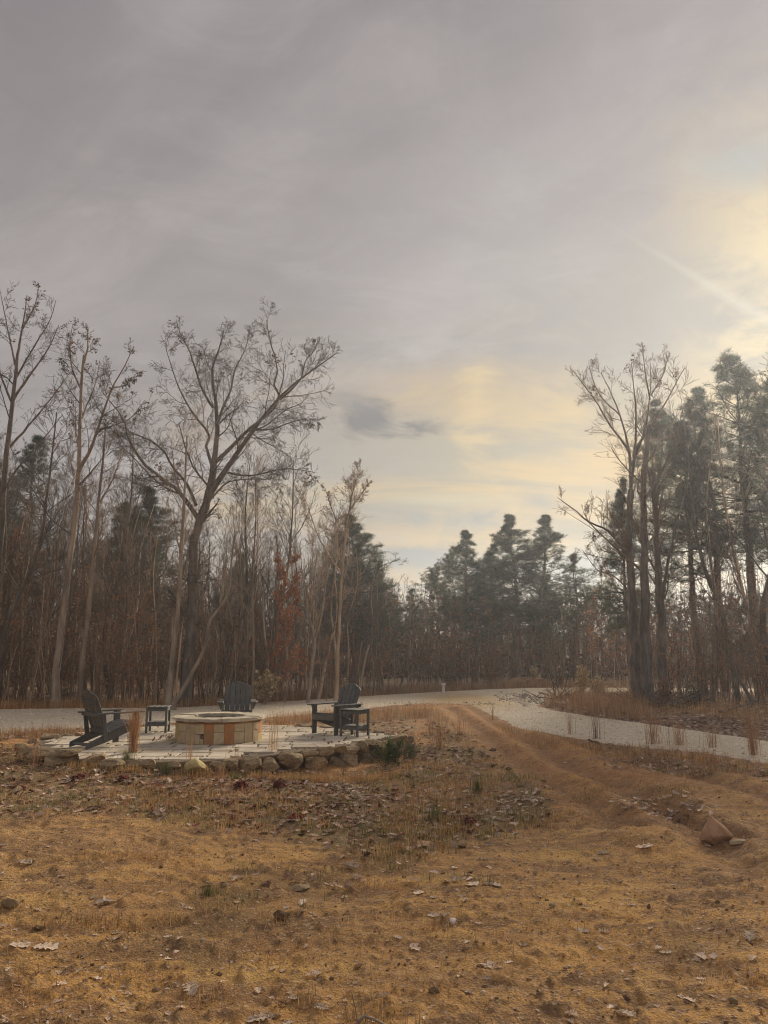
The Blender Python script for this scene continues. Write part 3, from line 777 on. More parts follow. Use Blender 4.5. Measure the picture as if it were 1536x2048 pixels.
# ------------------------------------------------------------------ trees
def norm(v): return v / (np.linalg.norm(v, axis=-1, keepdims=True) + 1e-9)
def tubes(P, Rr, sides):
    """P (B,n,3) R (B,n) -> verts, quads"""
    B, n, _ = P.shape
    T = norm(np.gradient(P, axis=1))
    ref = np.array([.31, .87, .12]); U = norm(np.cross(T, np.broadcast_to(ref, T.shape)))
    W = np.cross(T, U)
    a = np.arange(sides) * 2 * np.pi / sides
    V = P[:, :, None, :] + Rr[:, :, None, None] * (np.cos(a)[None, None, :, None] * U[:, :, None, :] + np.sin(a)[None, None, :, None] * W[:, :, None, :])
    b = np.arange(B)[:, None, None] * n * sides; i = np.arange(n - 1)[None, :, None] * sides; j = np.arange(sides)[None, None, :]; j2 = (j + 1) % sides
    Fq = np.stack([b + i + j, b + i + j2, b + i + sides + j2, b + i + sides + j], -1).reshape(-1, 4)
    return V.reshape(-1, 3), Fq
def resample(pts, n):
    pts = np.asarray(pts, float)
    # catmull-rom through the points
    P = np.vstack([2 * pts[0] - pts[1], pts, 2 * pts[-1] - pts[-2]])
    L = []
    for i in range(len(pts) - 1):
        p0, p1, p2, p3 = P[i:i + 4]
        for t in np.linspace(0, 1, 8, endpoint=False):
            L.append(.5 * (2 * p1 + (p2 - p0) * t + (2 * p0 - 5 * p1 + 4 * p2 - p3) * t * t + (3 * p1 - p0 - 3 * p2 + p3) * t ** 3))
    L.append(pts[-1]); L = np.array(L)
    s = np.r_[0, np.cumsum(np.linalg.norm(np.diff(L, axis=0), axis=1))]
    q = np.linspace(0, s[-1], n)
    return np.stack([np.interp(q, s, L[:, k]) for k in range(3)], -1)
def paths(q, S, D, L, n, wob, trop):
    B = len(S); P = np.zeros((B, n, 3)); P[:, 0] = S; d = norm(D)
    step = L / (n - 1)
    for k in range(1, n):
        d = norm(d + q.normal(0, wob, (B, 3)) + np.array([0, 0, trop]))
        P[:, k] = P[:, k - 1] + d * step[:, None]
    return P
def children(q, P, Rr, L, cnt, t0, ang, lf, rf, az_bias=None, t1=.98, taper=.55, alt=False):
    """spawn cnt children per parent; -> start, dir, length, radius"""
    B, n, _ = P.shape
    t = t0 + (t1 - t0) * (np.arange(cnt)[None] + q.random((B, cnt))) / cnt
    x = t * (n - 1); i = np.minimum(x.astype(int), n - 2); f = x - i
    b = np.arange(B)[:, None]
    S = P[b, i] * (1 - f[..., None]) + P[b, i + 1] * f[..., None]
    T = norm(P[b, i + 1] - P[b, i]); rp = Rr[b, i] * (1 - f) + Rr[b, i + 1] * f
    nn = norm(np.cross(T, norm(q.normal(size=T.shape))))
    a = np.radians(ang[0] + (ang[1] - ang[0]) * q.random((B, cnt)))[..., None]
    D = T * np.cos(a) + nn * np.sin(a)
    Lc = L[:, None] * lf * (1 - taper * (t - t0) / (1 - t0 + 1e-6)) * q.uniform(.6, 1.25, (B, cnt))
    Rc = np.minimum(rp * rf * q.uniform(.7, 1.1, (B, cnt)), rp * .95)
    return S.reshape(-1, 3), D.reshape(-1, 3), Lc.ravel(), Rc.ravel()
RMIN = .0035
def radii(r0, n, end=.35, rmin=RMIN):
    return np.maximum(r0[:, None] * (1 - (1 - end) * np.linspace(0, 1, n)[None] ** .9), rmin)
class Tree:
    def __init__(s, seed): s.q = np.random.default_rng(seed); s.parts = {}; s.rmin = RMIN
    def add(s, part, v, f):
        s.parts.setdefault(part, []).append((v, f, np.zeros(len(v))))
    def limbs(s, part, L, r0s, r1s, n=14, sides=8, rough=.15):
        P = np.stack([resample(p, n) for p in L]); ln = np.linalg.norm(np.diff(P, axis=1), axis=2).sum(1)
        tt = np.linspace(0, 1, n)
        Rr = np.stack([a + (b - a) * tt ** .85 for a, b in zip(r0s, r1s)])
        P[:, 1:-1] += s.q.normal(0, 1, P[:, 1:-1].shape) * Rr[:, 1:-1, None] * rough
        s.add(part, *tubes(P, Rr, sides)); return P, Rr, ln
    def spawn(s, part, parent, cnt, t0, ang, lf, rf, n=6, sides=4, wob=.12, trop=.05, taper=.55, t1=.98, end=.35, rmin=None, zmin=None):
        P, Rr, L = parent
        S, D, Lc, Rc = children(s.q, P, Rr, L, cnt, t0, ang, lf, rf, t1=t1, taper=taper)
        if zmin is not None:
            k = S[:, 2] > zmin; S, D, Lc, Rc = S[k], D[k], Lc[k], Rc[k]
        P2 = paths(s.q, S, D, Lc, n, wob, trop); R2 = radii(Rc, n, end, rmin or s.rmin)
        s.add(part, *tubes(P2, R2, sides)); return P2, R2, Lc
    def mesh(s, part, name, m):
        v, f, t = joinb(s.parts[part]); me = npmesh(name, v, f, True); me.materials.append(m); return me
def merge(*a):
    k = max(p[0].shape[1] for p in a)
    out = []
    for P, R_, L in a:
        if P.shape[1] != k:
            x = np.linspace(0, P.shape[1] - 1, k); i = np.minimum(x.astype(int), P.shape[1] - 2); f = x - i
            P = P[:, i] * (1 - f)[None, :, None] + P[:, i + 1] * f[None, :, None]; R_ = R_[:, i] * (1 - f) + R_[:, i + 1] * f
        out.append((P, R_, L))
    return tuple(np.concatenate(x) for x in zip(*out))

def leaf_quads(q, pts, size, tint_rng=(0, 1), droop=.3):
    n = len(pts)
    tv = np.array([(-.5, 0, 0), (0, .28, .05), (.5, 0, 0), (0, -.28, .05)]); tf = np.array([(0, 1, 2, 3)])
    a = q.uniform(0, 2 * np.pi, n); b = q.uniform(-1.4, 1.4, n)
    return bulk(tv, tf, pts, rotz(a) @ rotx(b) @ rotz(q.uniform(0, 6, n)), size * q.uniform(.6, 1.3, n), q.uniform(*tint_rng, n))
def leafpts(q, par, n, t0=.3, spread=.05):
    P = par[0]; b = q.integers(0, len(P), n); x = q.uniform(t0, 1, n) * (P.shape[1] - 1); i = np.minimum(x.astype(int), P.shape[1] - 2); f = (x - i)[:, None]
    return P[b, i] * (1 - f) + P[b, i + 1] * f + q.normal(0, spread, (n, 3))
def make_leafmesh(name, packs, m):
    v, f, t = joinb(packs); me = npmesh(name, v, f, False, tint=t); me.materials.append(m); return me

def traced(px_pts, Y, dep=None, rad=0, q=None):
    """photo points of a limb at distance Y, with depth offsets dep"""
    n = len(px_pts); dep = dep if dep is not None else [0] * n
    if np.isscalar(dep): dep = np.linspace(0, dep, n)
    return np.array([at_y(a, b, Y + d) for (a, b), d in zip(px_pts, dep)])

def hero_tree(name, label, cat, trunk_pts, Y, r0, r1, limbs, seed, barkm=BARK, twigm=TWIG_DARK, dens=1.0, leaves=0, trunk_kids=6, kt0=.45, lmul=1.0, leafm=DEADLEAF, leafclust=None, kang=(25, 55), trop=.06, tdep=0, kl=9):
    T = Tree(seed); q = T.q; T.rmin = .0048
    tp = traced(trunk_pts, Y, tdep)
    base = tp[0].copy(); base[2] = hz(base[0], base[1]) - .05
    if tp[0][2] > base[2] + .05: tp = np.vstack([base, tp])
    else: tp[0] = base
    root = empty(name, tuple(base), label=label, cat=cat)
    tr = T.limbs('trunk', [tp], [r0], [r1], n=22, sides=10)
    # root flare
    P, Rr, L = tr; Rr = Rr.copy(); Rr[:, 0] *= 1.45; Rr[:, 1] *= 1.08
    T.parts['trunk'] = []; T.add('trunk', *tubes(P, Rr, 10))
    big = []
    for i, (pts, dep, ra, rb) in enumerate(limbs):
        lp = traced(pts, Y, dep)
        big.append(T.limbs('limb%d' % i, [lp], [ra], [rb], n=14, sides=7))
    lv1 = []
    if trunk_kids: lv1.append(T.spawn('crown', tr, trunk_kids, kt0, kang, .26 * lmul, .42, 9, 5, .12, trop, taper=.5, t1=1.0))
    if big:
        bg = merge(*big) if len(big) > 1 else big[0]
        lv1.append(T.spawn('crown', bg, int(kl * dens), .12, (25, 62), .31 * lmul, .42, 8, 4, .12, trop * .5, taper=.62))
    l1 = merge(*lv1) if len(lv1) > 1 else lv1[0]
    l2 = T.spawn('crown', l1, int(7 * dens), .12, (28, 62), .50, .55, 6, 3, .09, trop * .5, taper=.3)
    l3 = T.spawn('crown', merge(l1, l2), int(4 * dens), .15, (28, 62), .56, .62, 4, 3, .09, trop * .4, taper=.2)
    l4 = T.spawn('crown', l3, 2, .2, (28, 60), .65, .75, 3, 3, .12, trop * .3)
    off = base
    def shift(me):
        n = len(me.vertices); a = np.empty(n * 3, np.float32); me.vertices.foreach_get('co', a); a = a.reshape(-1, 3) - off.astype(np.float32); me.vertices.foreach_set('co', a.ravel()); me.update(); return me
    obj('trunk', shift(T.mesh('trunk', 'trunk', barkm)), None, root)
    for i in range(len(limbs)): obj('limb', shift(T.mesh('limb%d' % i, 'limb', barkm)), None, root)
    crown = obj('crown', shift(T.mesh('crown', 'crown', twigm)), None, root)
    if leaves:
        packs = []
        # a few tight bunches of withered leaves
        nb = leaves; bp = leafpts(q, l3, nb, .2, .02)
        if leafclust is not None: bp = bp[np.argsort(-bp[:, 2])[:nb]]
        pts = np.repeat(bp, 7, 0) + q.normal(0, .06, (nb * 7, 3))
        packs.append(leaf_quads(q, pts, .11, (0, .4)))
        obj('withered_leaves', shift(make_leafmesh('withered_leaves', packs, leafm)), None, crown)
    return root

# --- the big spreading oak, left of centre
YO = 24.0
hero_tree('oak_tree', 'large bare spreading oak with a wide forked crown rising above the left woods', 'tree',
    [(372, 1408), (378, 1300), (384, 1200), (388, 1100), (398, 1045), (418, 990), (428, 925)], YO, .20, .11, [
    ([(428, 925), (433, 880), (434, 830), (428, 780), (425, 735), (438, 700), (448, 660)], .8, .10, .018),
    ([(398, 1040), (420, 990), (452, 940), (485, 890), (515, 850), (543, 812), (580, 775), (615, 748), (676, 704)], -1.5, .125, .012),
    ([(430, 925), (462, 895), (498, 858), (530, 835), (560, 800), (548, 770), (556, 735), (545, 700), (538, 670), (533, 640)], -.6, .075, .012),
    ([(395, 1035), (360, 985), (322, 955), (285, 925), (256, 875), (245, 835), (205, 785)], -1.2, .085, .012),
    ([(392, 1010), (372, 965), (345, 935), (330, 905), (300, 880), (262, 865), (215, 835)], 1.5, .06, .010),
    ([(425, 935), (412, 890), (418, 868), (388, 830), (362, 785), (345, 740), (330, 690), (280, 760)][:7], 1.0, .06, .010),
    ([(426, 815), (405, 780), (393, 745), (378, 700), (362, 670), (352, 640)], .4, .05, .010),
    ([(434, 850), (450, 805), (462, 780), (470, 740), (490, 700), (498, 665)], 1.5, .055, .010),
    ([(560, 800), (600, 760), (612, 720), (630, 700), (636, 675)], -.8, .04, .009),
    ([(500, 860), (545, 858), (580, 845), (610, 838), (635, 840)], -2.0, .035, .008),
    ([(455, 945), (480, 950), (515, 950), (550, 940), (585, 938), (630, 945)], -2.0, .038, .008),
    ([(420, 1000), (455, 965), (500, 958), (540, 958), (570, 940)], 1.5, .035, .008),
    ([(365, 990), (330, 975), (300, 950), (262, 910), (235, 885), (210, 860)], 2.0, .035, .008),
    ], 41, BARK_GREY, TWIG_DARK, dens=1.0, leaves=42, trunk_kids=6, kt0=.3, trop=.03, kl=11)

hero_tree('hickory_tree', 'tall bare tree at the far left edge with long upswept branches', 'tree',
    [(-20, 1412), (-8, 1200), (2, 1050), (14, 900), (26, 800), (34, 720)], 23.5, .17, .05, [
    ([(34, 720), (44, 660), (50, 625), (54, 590)], .4, .05, .012),
    ([(26, 800), (60, 750), (95, 700), (118, 650)], -1.2, .05, .010),
    ([(14, 900), (50, 860), (100, 800), (140, 745)], 1.2, .05, .010),
    ([(30, 760), (70, 690), (100, 640), (112, 600)], .8, .04, .009),
    ([(34, 740), (20, 680), (8, 620), (0, 580)], .8, .04, .009),
    ([(26, 810), (5, 760), (-15, 700), (-30, 640)], -1, .04, .009),
    ([(44, 660), (70, 610), (78, 565)], -.4, .03, .008),
    ([(2, 990), (40, 930), (85, 880), (125, 830)], -.8, .04, .009)], 42, BARK_GREY, TWIG_DARK, dens=.8, leaves=14, trunk_kids=4, trop=.07, kl=7)
hero_tree('slender_oak', 'slender two-topped bare tree with pale trunk and dark leaf bunches, left of the big oak', 'tree',
    [(110, 1412), (117, 1300), (130, 1200), (143, 1100), (152, 1010), (158, 930), (159, 860), (163, 770), (168, 710)], 22.6, .125, .035, [
    ([(168, 725), (176, 690), (174, 650)], .3, .04, .009),
    ([(156, 945), (180, 900), (200, 845), (225, 775), (248, 735), (268, 692)], -.8, .06, .010),
    ([(159, 850), (172, 815), (190, 770), (200, 720)], .9, .035, .008),
    ([(163, 780), (145, 740), (140, 690), (145, 650)], -.6, .035, .008),
    ([(195, 860), (230, 850), (262, 835), (290, 800)], -1.0, .03, .008),
    ([(225, 775), (250, 770), (275, 745)], .7, .025, .008)], 43, BARK_PALE, TWIG_DARK, dens=.9, leaves=34, leafclust=1, trunk_kids=6, kt0=.45, trop=.08)
hero_tree('poplar_tree', 'straight pale-barked slender trunk behind the left chair', 'tree',
    [(158, 1410), (165, 1320), (178, 1210), (188, 1110), (196, 1010), (205, 930), (212, 850)], 23.0, .095, .025, [
    ([(196, 1010), (225, 960), (245, 900)], .6, .03, .008)], 44, BARK_PALE, TWIG, dens=.8, trunk_kids=9, kt0=.5, trop=.10)
hero_tree('poplar_tree', 'straight pale-barked trunk rising behind the small left side table', 'tree',
    [(336, 1410), (343, 1330), (355, 1230), (362, 1130), (367, 1030), (371, 940), (374, 870)], 22.5, .09, .02, [
    ([(367, 1000), (350, 950), (345, 900)], -.5, .03, .008)], 45, BARK_PALE, TWIG, dens=.8, trunk_kids=9, kt0=.5, trop=.10)
hero_tree('leaning_tree', 'crooked pale trunk leaning right, between the side table and the back chair', 'tree',
    [(347, 1408), (372, 1368), (392, 1330), (412, 1290), (418, 1245), (440, 1215), (458, 1180), (462, 1130), (470, 1070)], 21.8, .065, .02, [
    ([(428, 1240), (437, 1290), (430, 1330)][::1], .3, .018, .008)], 46, BARK_PALE, TWIG, dens=.7, trunk_kids=8, kt0=.55, trop=.08)
hero_tree('forked_tree', 'pale forked young tree between the back chair and the right chair', 'tree',
    [(617, 1405), (622, 1350), (628, 1300), (630, 1275)], 24.5, .06, .045, [
    ([(630, 1278), (618, 1230), (606, 1160), (600, 1090)], .4, .035, .010),
    ([(630, 1278), (645, 1220), (652, 1160), (668, 1100), (672, 1040)], -.4, .04, .010),
    ([(626, 1300), (626, 1240), (628, 1170), (634, 1100)], .8, .03, .010)], 47, BARK_PALE, TWIG, dens=.8, trunk_kids=2, trop=.12)
hero_tree('whip_tree', 'feathery bare tree whose upswept tips stand above the dark pine left of the gap', 'tree',
    [(672, 1400), (676, 1300), (682, 1180), (690, 1080), (700, 1010), (712, 960)], 25.5, .07, .02, [
    ([(700, 1010), (705, 970), (722, 925)], .4, .02, .008),
    ([(690, 1080), (665, 1020), (650, 975)], .6, .025, .008),
    ([(700, 1020), (725, 985), (742, 960)], -.6, .02, .008),
    ([(684, 1150), (640, 1080), (615, 1010), (600, 970)], .5, .03, .008)], 48, BARK, TWIG, dens=1.0, trunk_kids=9, kt0=.4, kang=(15, 35), trop=.14)
# --- right-hand group
YR = 24.5
hero_tree('oak_tree', 'bare oak of the right-hand woods with upswept fan of branches and leaf tufts', 'tree',
    [(1278, 1410), (1272, 1330), (1266, 1240), (1262, 1150), (1258, 1060), (1262, 980)], YR, .17, .09, [
    ([(1262, 980), (1258, 900), (1240, 830), (1224, 790), (1202, 745)], .6, .06, .010),
    ([(1262, 980), (1270, 900), (1272, 820), (1268, 780), (1263, 725)], -.6, .06, .010),
    ([(1264, 930), (1290, 860), (1300, 790), (1302, 760), (1300, 720)], .8, .05, .010),
    ([(1270, 900), (1310, 840), (1340, 790), (1355, 760), (1370, 735)], -.7, .05, .010),
    ([(1258, 900), (1220, 850), (1190, 800), (1160, 760), (1145, 740)], -.8, .045, .009),
    ([(1240, 830), (1200, 790), (1180, 740), (1178, 720)], .8, .03, .009),
    ([(1302, 790), (1330, 740), (1325, 700)], .4, .03, .009),
    ([(1300, 800), (1290, 740), (1285, 690)], -.6, .03, .009),
    ([(1262, 1130), (1240, 1090), (1215, 1060), (1180, 1045), (1150, 1020), (1115, 995)], -.9, .06, .008),
    ([(1258, 1180), (1225, 1150), (1195, 1140), (1165, 1100)], .8, .03, .008)], 49, BARK_GREY, TWIG, dens=.95, leaves=20, leafclust=1, trunk_kids=5, kt0=.55, kang=(20, 45), trop=.10)
hero_tree('oak_tree', 'thick straight grey trunk standing second in the right-hand cluster by the brush pile', 'tree',
    [(1296, 1412), (1293, 1330), (1291, 1240), (1289, 1130), (1288, 1020), (1290, 930), (1298, 850)], YR - .6, .19, .06, [
    ([(1290, 1000), (1320, 950), (1350, 880), (1365, 820)], .8, .05, .010),
    ([(1289, 1100), (1320, 1050), (1340, 990)], -.8, .04, .010)], 50, BARK_GREY, TWIG, dens=.85, trunk_kids=9, kt0=.45, trop=.10)
hero_tree('oak_tree', 'grey double trunk third in the right-hand cluster, ivy-dark at its middle', 'tree',
    [(1328, 1408), (1325, 1320), (1322, 1230), (1316, 1130), (1312, 1040), (1308, 950)], YR + .8, .17, .07, [
    ([(1322, 1230), (1332, 1150), (1350, 1060), (1372, 980)], .5, .07, .02),
    ([(1312, 1040), (1300, 960), (1285, 900)], -.6, .05, .010)], 51, BARK_GREY, TWIG, dens=.85, trunk_kids=9, kt0=.4, trop=.10)
hero_tree('arched_tree', 'dark thin tree bending over to the left in the right-hand woods', 'tree',
    [(1512, 1412), (1485, 1370), (1455, 1320), (1440, 1270), (1425, 1235), (1408, 1218), (1385, 1220)], 23.5, .055, .02, [
    ([(1440, 1270), (1455, 1215), (1468, 1160)], .4, .025, .008)], 52, BARK_GREY, TWIG, dens=.8, trunk_kids=10, kt0=.35, trop=.02)

# --- protos for the woods
def bare_proto(seed, H, r, kids, t0, lf, ang, trop, barkm, twigm, dens=(5, 3), leaf=None, leafn=0, lean=.06, leafsize=.09, bottom=0, rmin=.0045):
    T = Tree(seed); q = T.q; T.rmin = rmin
    top = np.array([q.normal(0, lean) * H, q.normal(0, lean) * H, H])
    mid = [top * t + np.array([q.normal(0, .02) * H, q.normal(0, .02) * H, 0]) for t in (.25, .5, .75)]
    tr = T.limbs('trunk', [np.array([(0, 0, -.1), *mid, top])], [r], [.012], n=14, sides=6)
    l1 = T.spawn('crown', tr, kids, t0, ang, lf, .42, 7, 4, .11, trop * .7, taper=.5, t1=1.0)
    if bottom: l1 = merge(l1, T.spawn('crown', tr, bottom, .12, (45, 85), lf * .5, .18, 7, 3, .16, .03, t1=t0 + .1))
    l2 = T.spawn('crown', l1, dens[0], .15, (22, 52), .5, .6, 5, 3, .15, trop, taper=.45)
    l3 = T.spawn('crown', l2, dens[1], .2, (22, 52), .55, .7, 4, 3, .17, trop)
    me = {'trunk': T.mesh('trunk', 'trunk', barkm), 'crown': T.mesh('crown', 'crown', twigm)}
    if leafn:
        me['leaves'] = make_leafmesh('leaves', [leaf_quads(q, leafpts(q, merge(l2, l3), leafn, .2, .05), leafsize)], leaf)
    return me
def place(me, name, loc, rz, sc, label, cat='tree', group=None, tilt=(0, 0)):
    root = empty(name, loc, rz, label=label, cat=cat, group=group); root.scale = sc if hasattr(sc, '__len__') else (sc,) * 3
    root.rotation_euler = (tilt[0], tilt[1], rz)
    last = root
    for k, m in me.items(): last = obj(k, m, None, last if k in ('leaves', 'needles') else root)
    return root
def pine_proto(seed, H, crown0=.35, spread=1.9, shape='cone', whorls=26, dens=1.0, tuft=.15, lean=.02, dead=8):
    T = Tree(seed); q = T.q; T.rmin = .005
    top = np.array([q.normal(0, lean) * H, q.normal(0, lean) * H, H])
    tp = [(0, 0, -.1)] + [top * t + np.array([q.normal(0, .012) * H, q.normal(0, .012) * H, 0]) for t in (.3, .6, .85)] + [top]
    tr = T.limbs('trunk', [np.array(tp)], [H * .0155], [.015], n=18, sides=8)
    P, Rr, L = tr
    # whorled branches
    S, D, Ls, Rs = [], [], [], []
    for k in range(whorls):
        t = crown0 + (1 - crown0) * (k + q.uniform(-.6, .6)) / whorls; t = min(max(t, crown0 * .9), .985)
        x = t * 17; i = min(int(x), 16); c = P[0, i] * (1 - x + i) + P[0, i + 1] * (x - i)
        u = min(max((t - crown0) / (1 - crown0), 0), 1)
        prof = {'cone': (1 - u) ** .95 * min(1, .5 + u * 2.5), 'round': (1 - u) ** .62 * min(1, .5 + u * 2.0), 'flat': (1 - u) ** .45 * min(1, .5 + u * 1.5)}[shape]
        for j in range(q.integers(4, 7)):
            az = q.uniform(0, 2 * np.pi); el = .04 + .85 * u ** 1.6 + q.normal(0, .24)
            S.append(c); D.append((math.cos(az) * math.cos(el), math.sin(az) * math.cos(el), math.sin(el)))
            Ls.append(max(.15, spread * prof * q.uniform(.5, 1.2))); Rs.append(.012 + .016 * prof * spread / 2)
    S, D, Ls, Rs = map(np.array, (S, D, Ls, Rs))
    P1 = paths(q, S, D, Ls, 7, .13, .03); R1 = radii(Rs, 7, .3, .005)
    T.add('branches', *tubes(P1, R1, 4)); l1 = (P1, R1, Ls)
    l2 = T.spawn('branches', l1, 8, .25, (30, 65), .42, .5, 4, 3, .14, .09, taper=.5)
    l3 = T.spawn('branches', l2, 3, .25, (30, 60), .55, .6, 3, 3, .12, .06, taper=.3)
    if dead:
        T.spawn('branches', tr, dead, .12, (70, 100), spread * .45 / H, .10, 6, 3, .18, 0, t1=crown0)
    # tufts
    P2 = l2[0]; P3 = l3[0]
    ends = [P2[:, -1], P2[:, 2], P3[:, -1], P3[:, 1], P1[:, -1]]
    pts = np.concatenate(ends); pts = pts[q.random(len(pts)) < dens]
    pts = pts + q.normal(0, .03, pts.shape)
    tv, tf = [], []
    for k in range(6):
        a = k * 2.4; el = .05 + .9 * ((k * .37) % 1); d = np.array([math.cos(a) * math.cos(el), math.sin(a) * math.cos(el), math.sin(el)])
        s_ = np.cross(d, [.3, .2, .9]); s_ /= np.linalg.norm(s_); o = len(tv)
        tv += [tuple(-s_ * .045), tuple(s_ * .045), tuple(d * 1.1 + s_ * .03), tuple(d * 1.1 - s_ * .03)]; tf.append((o, o + 1, o + 2, o + 3))
    n = len(pts)
    v, f, t = bulk(tv, tf, pts, rotz(q.uniform(0, 6.3, n)) @ rotx(q.normal(0, .5, n)), tuft * .72 * q.uniform(.6, 1.4, n), q.random(n))
    nm = npmesh('needles', v, f, False, tint=t); nm.materials.append(NEEDLE)
    return {'trunk': T.mesh('trunk', 'trunk', BARK_PINE), 'branches': T.mesh('branches', 'branches', TWIG_DARK), 'needles': nm}

# young bare trees
SAP = [bare_proto(300 + i, 8.5, .06 + .018 * (i % 3), 18 + i % 4, .34, .26, (18, 48), .10, (BARK, BARK_GREY, BARK_LIGHT)[i % 3], (TWIG, TWIG_DARK)[i % 2], (6, 5), bottom=5) for i in range(6)]
SAPL = [bare_proto(330 + i, 7.5, .05, 16, .30, .28, (22, 55), .08, BARK_GREY, TWIG, (6, 4), DEADLEAF, 700, bottom=6) for i in range(2)]
THIN = [bare_proto(350 + i, 5.5, .032, 11, .2, .28, (18, 45), .10, (BARK, BARK_LIGHT, BARK_GREY)[i % 3], TWIG, (4, 3), bottom=3, lean=.07, rmin=.0045) for i in range(5)]
PINES = [pine_proto(400, 9, .38, 2.5, 'cone', 22, .85), pine_proto(401, 9, .50, 2.4, 'flat', 16, .85), pine_proto(402, 9, .30, 2.7, 'cone', 25, .85), pine_proto(403, 9, .45, 2.2, 'round', 15, .8)]
PINE_BIG = [pine_proto(410, 13, .42, 3.3, 'round', 20, .72, .19, dead=14), pine_proto(411, 13, .45, 3.2, 'cone', 20, .70, .19, dead=14)]
RUSSET = bare_proto(420, 6, .05, 18, .12, .26, (25, 60), .05, BARK, TWIG, (6, 3), REDLEAF, 5200, lean=.02, leafsize=.13)
BEECH = bare_proto(421, 5.5, .045, 14, .12, .30, (30, 70), .04, BARK_GREY, TWIG, (5, 3), RUSTLEAF, 2200, lean=.04, leafsize=.10)

def pine_at(me, H0, px, pytop, Y, label, group=None, w_=1.0, tilt=(0, 0), rz=None):
    top = at_y(px, pytop, Y); zb = hz(top[0], Y); s = (top[2] - zb) / H0
    return place(me, 'pine_tree', (top[0], Y, zb), rnd.uniform(0, 6.28) if rz is None else rz, (s * w_, s * w_, s), label, 'pine tree', group, tilt)
pine_at(PINES[2], 9, 705, 1030, 31, 'dense dark pine standing left of the sky gap above the bare trees', w_=1.6)
pine_at(PINES[3], 9, 665, 1075, 34, 'lower pine tucked behind the dark pine left of the gap')
pine_at(PINES[0], 9, 765, 1120, 37, 'small pine stepping down from the dark pine toward the gap')
pine_at(PINES[1], 9, 872, 1142, 42, 'flat-topped pine at the low left of the central pine group', w_=1.25)
pine_at(PINES[0], 9, 945, 1062, 40, 'first of the tall central pines, with a ragged conical crown', w_=1.35)
pine_at(PINES[2], 9, 1015, 1030, 39, 'tallest dense pine in the middle of the central group', w_=1.5)
pine_at(PINES[0], 9, 1055, 1030, 38, 'central pine with a leaning trunk and long right-hand boughs', w_=1.4, tilt=(0, -.06), rz=2.2)
pine_at(PINES[1], 9, 905, 1115, 44, 'short pine between the flat-topped pine and the tall central ones')
pine_at(PINES[3], 9, 1143, 1112, 37, 'smaller lone pine right of the central group', w_=1.3)
pine_at(PINES[2], 9, 980, 1090, 42, 'dense pine filling the gap between the first two tall central pines', w_=1.5)
pine_at(PINES[2], 9, 1090, 1150, 41, 'low dense pine at the right foot of the leaning central pine', w_=1.5)
pine_at(PINES[2], 9, 720, 1110, 33, 'lower dense pine in front of the dark pine left of the gap', w_=1.7)
pine_at(PINES[3], 9, 825, 1180, 46, 'lowest distant pine in the notch of the tree line')
pine_at(PINE_BIG[0], 13, 1470, 722, 29, 'tallest broad pine at the right edge, hazed by the low sun', w_=1.15)
pine_at(PINE_BIG[1], 13, 1405, 770, 31, 'tall pine left of the tallest one in the right-hand woods', w_=1.1)
pine_at(PINE_BIG[0], 13, 1545, 760, 27, 'tall pine cut by the right edge of the picture', w_=1.1)
pine_at(PINE_BIG[1], 13, 1300, 800, 33, 'pine showing through the bare oak fan on the right', w_=.95)
pine_at(PINE_BIG[0], 13, 1370, 850, 27.5, 'dense pine filling the middle of the right-hand woods', w_=1.15)
pine_at(PINE_BIG[1], 13, 1620, 700, 30, 'big pine just past the right edge, its boughs reaching in')
pine_at(PINES[2], 9, 1240, 960, 31, 'narrow pine behind the left side of the bare oak fan', w_=.8)
pine_at(PINE_BIG[0], 13, 70, 880, 33, 'dark pine among the bare trees at the far left', w_=1.05)
pine_at(PINES[2], 9, 300, 975, 31, 'broad olive pine showing behind the big oak', w_=1.3)
pine_at(PINES[0], 9, 235, 1000, 34, 'olive pine left of the broad one behind the big oak', w_=1.3)
pine_at(PINES[3], 9, 0, 930, 35, 'dark pine at the left edge behind the tallest bare tree', w_=1.2)
pine_at(PINES[2], 9, 480, 1110, 38, 'low pine deep in the woods right of the big oak', w_=1.2)

def russet(me, px, pytop, Y, H0, label, name='young_beech', w_=1):
    top = at_y(px, pytop, Y); zb = hz(top[0], Y); s = (top[2] - zb) / H0
    place(me, name, (top[0], Y, zb), rnd.uniform(0, 6.28), (s * w_, s * w_, s), label)
russet(RUSSET, 575, 1130, 24.5, 6, 'narrow young tree holding rust-red leaves behind the back chair', 'russet_tree', .8)
russet(RUSSET, 545, 1290, 25, 6, 'short sapling with red-brown leaves left of the tall rust-red tree', 'russet_tree', 1.0)
russet(BEECH, 655, 1280, 25.5, 5.5, 'young beech with orange-brown leaves above the right chair')
russet(BEECH, 768, 1215, 31, 5.5, 'brown-leaved young beech right of the forked pale tree', w_=.8)
russet(BEECH, 1190, 1130, 34, 5.5, 'brown-leaved beech behind the grassy island, left of the grey trunks', w_=.8)
russet(BEECH, 1350, 1330, 27, 5.5, 'low reddish beech behind the brush pile', w_=1.3)
russet(BEECH, 1440, 1200, 29, 5.5, 'brown beech deep in the right-hand woods')
russet(BEECH, 130, 1260, 24.5, 5.5, 'rusty beech sapling behind the left pale trunk')
russet(BEECH, 420, 1290, 25.0, 5.5, 'rusty beech sapling behind the crooked leaning trunk')
russet(BEECH, 255, 1300, 24.0, 5.5, 'low rusty beech between the two pale trunks')
russet(RUSSET, 505, 1275, 26, 6, 'red-leaved sapling over the back chair', 'russet_tree', 1.2)
russet(BEECH, 20, 1080, 26, 5.5, 'brown-leaved beech at the left edge of the woods')
russet(BEECH, 270, 1180, 27, 5.5, 'brown beech in the woods behind the left side table')
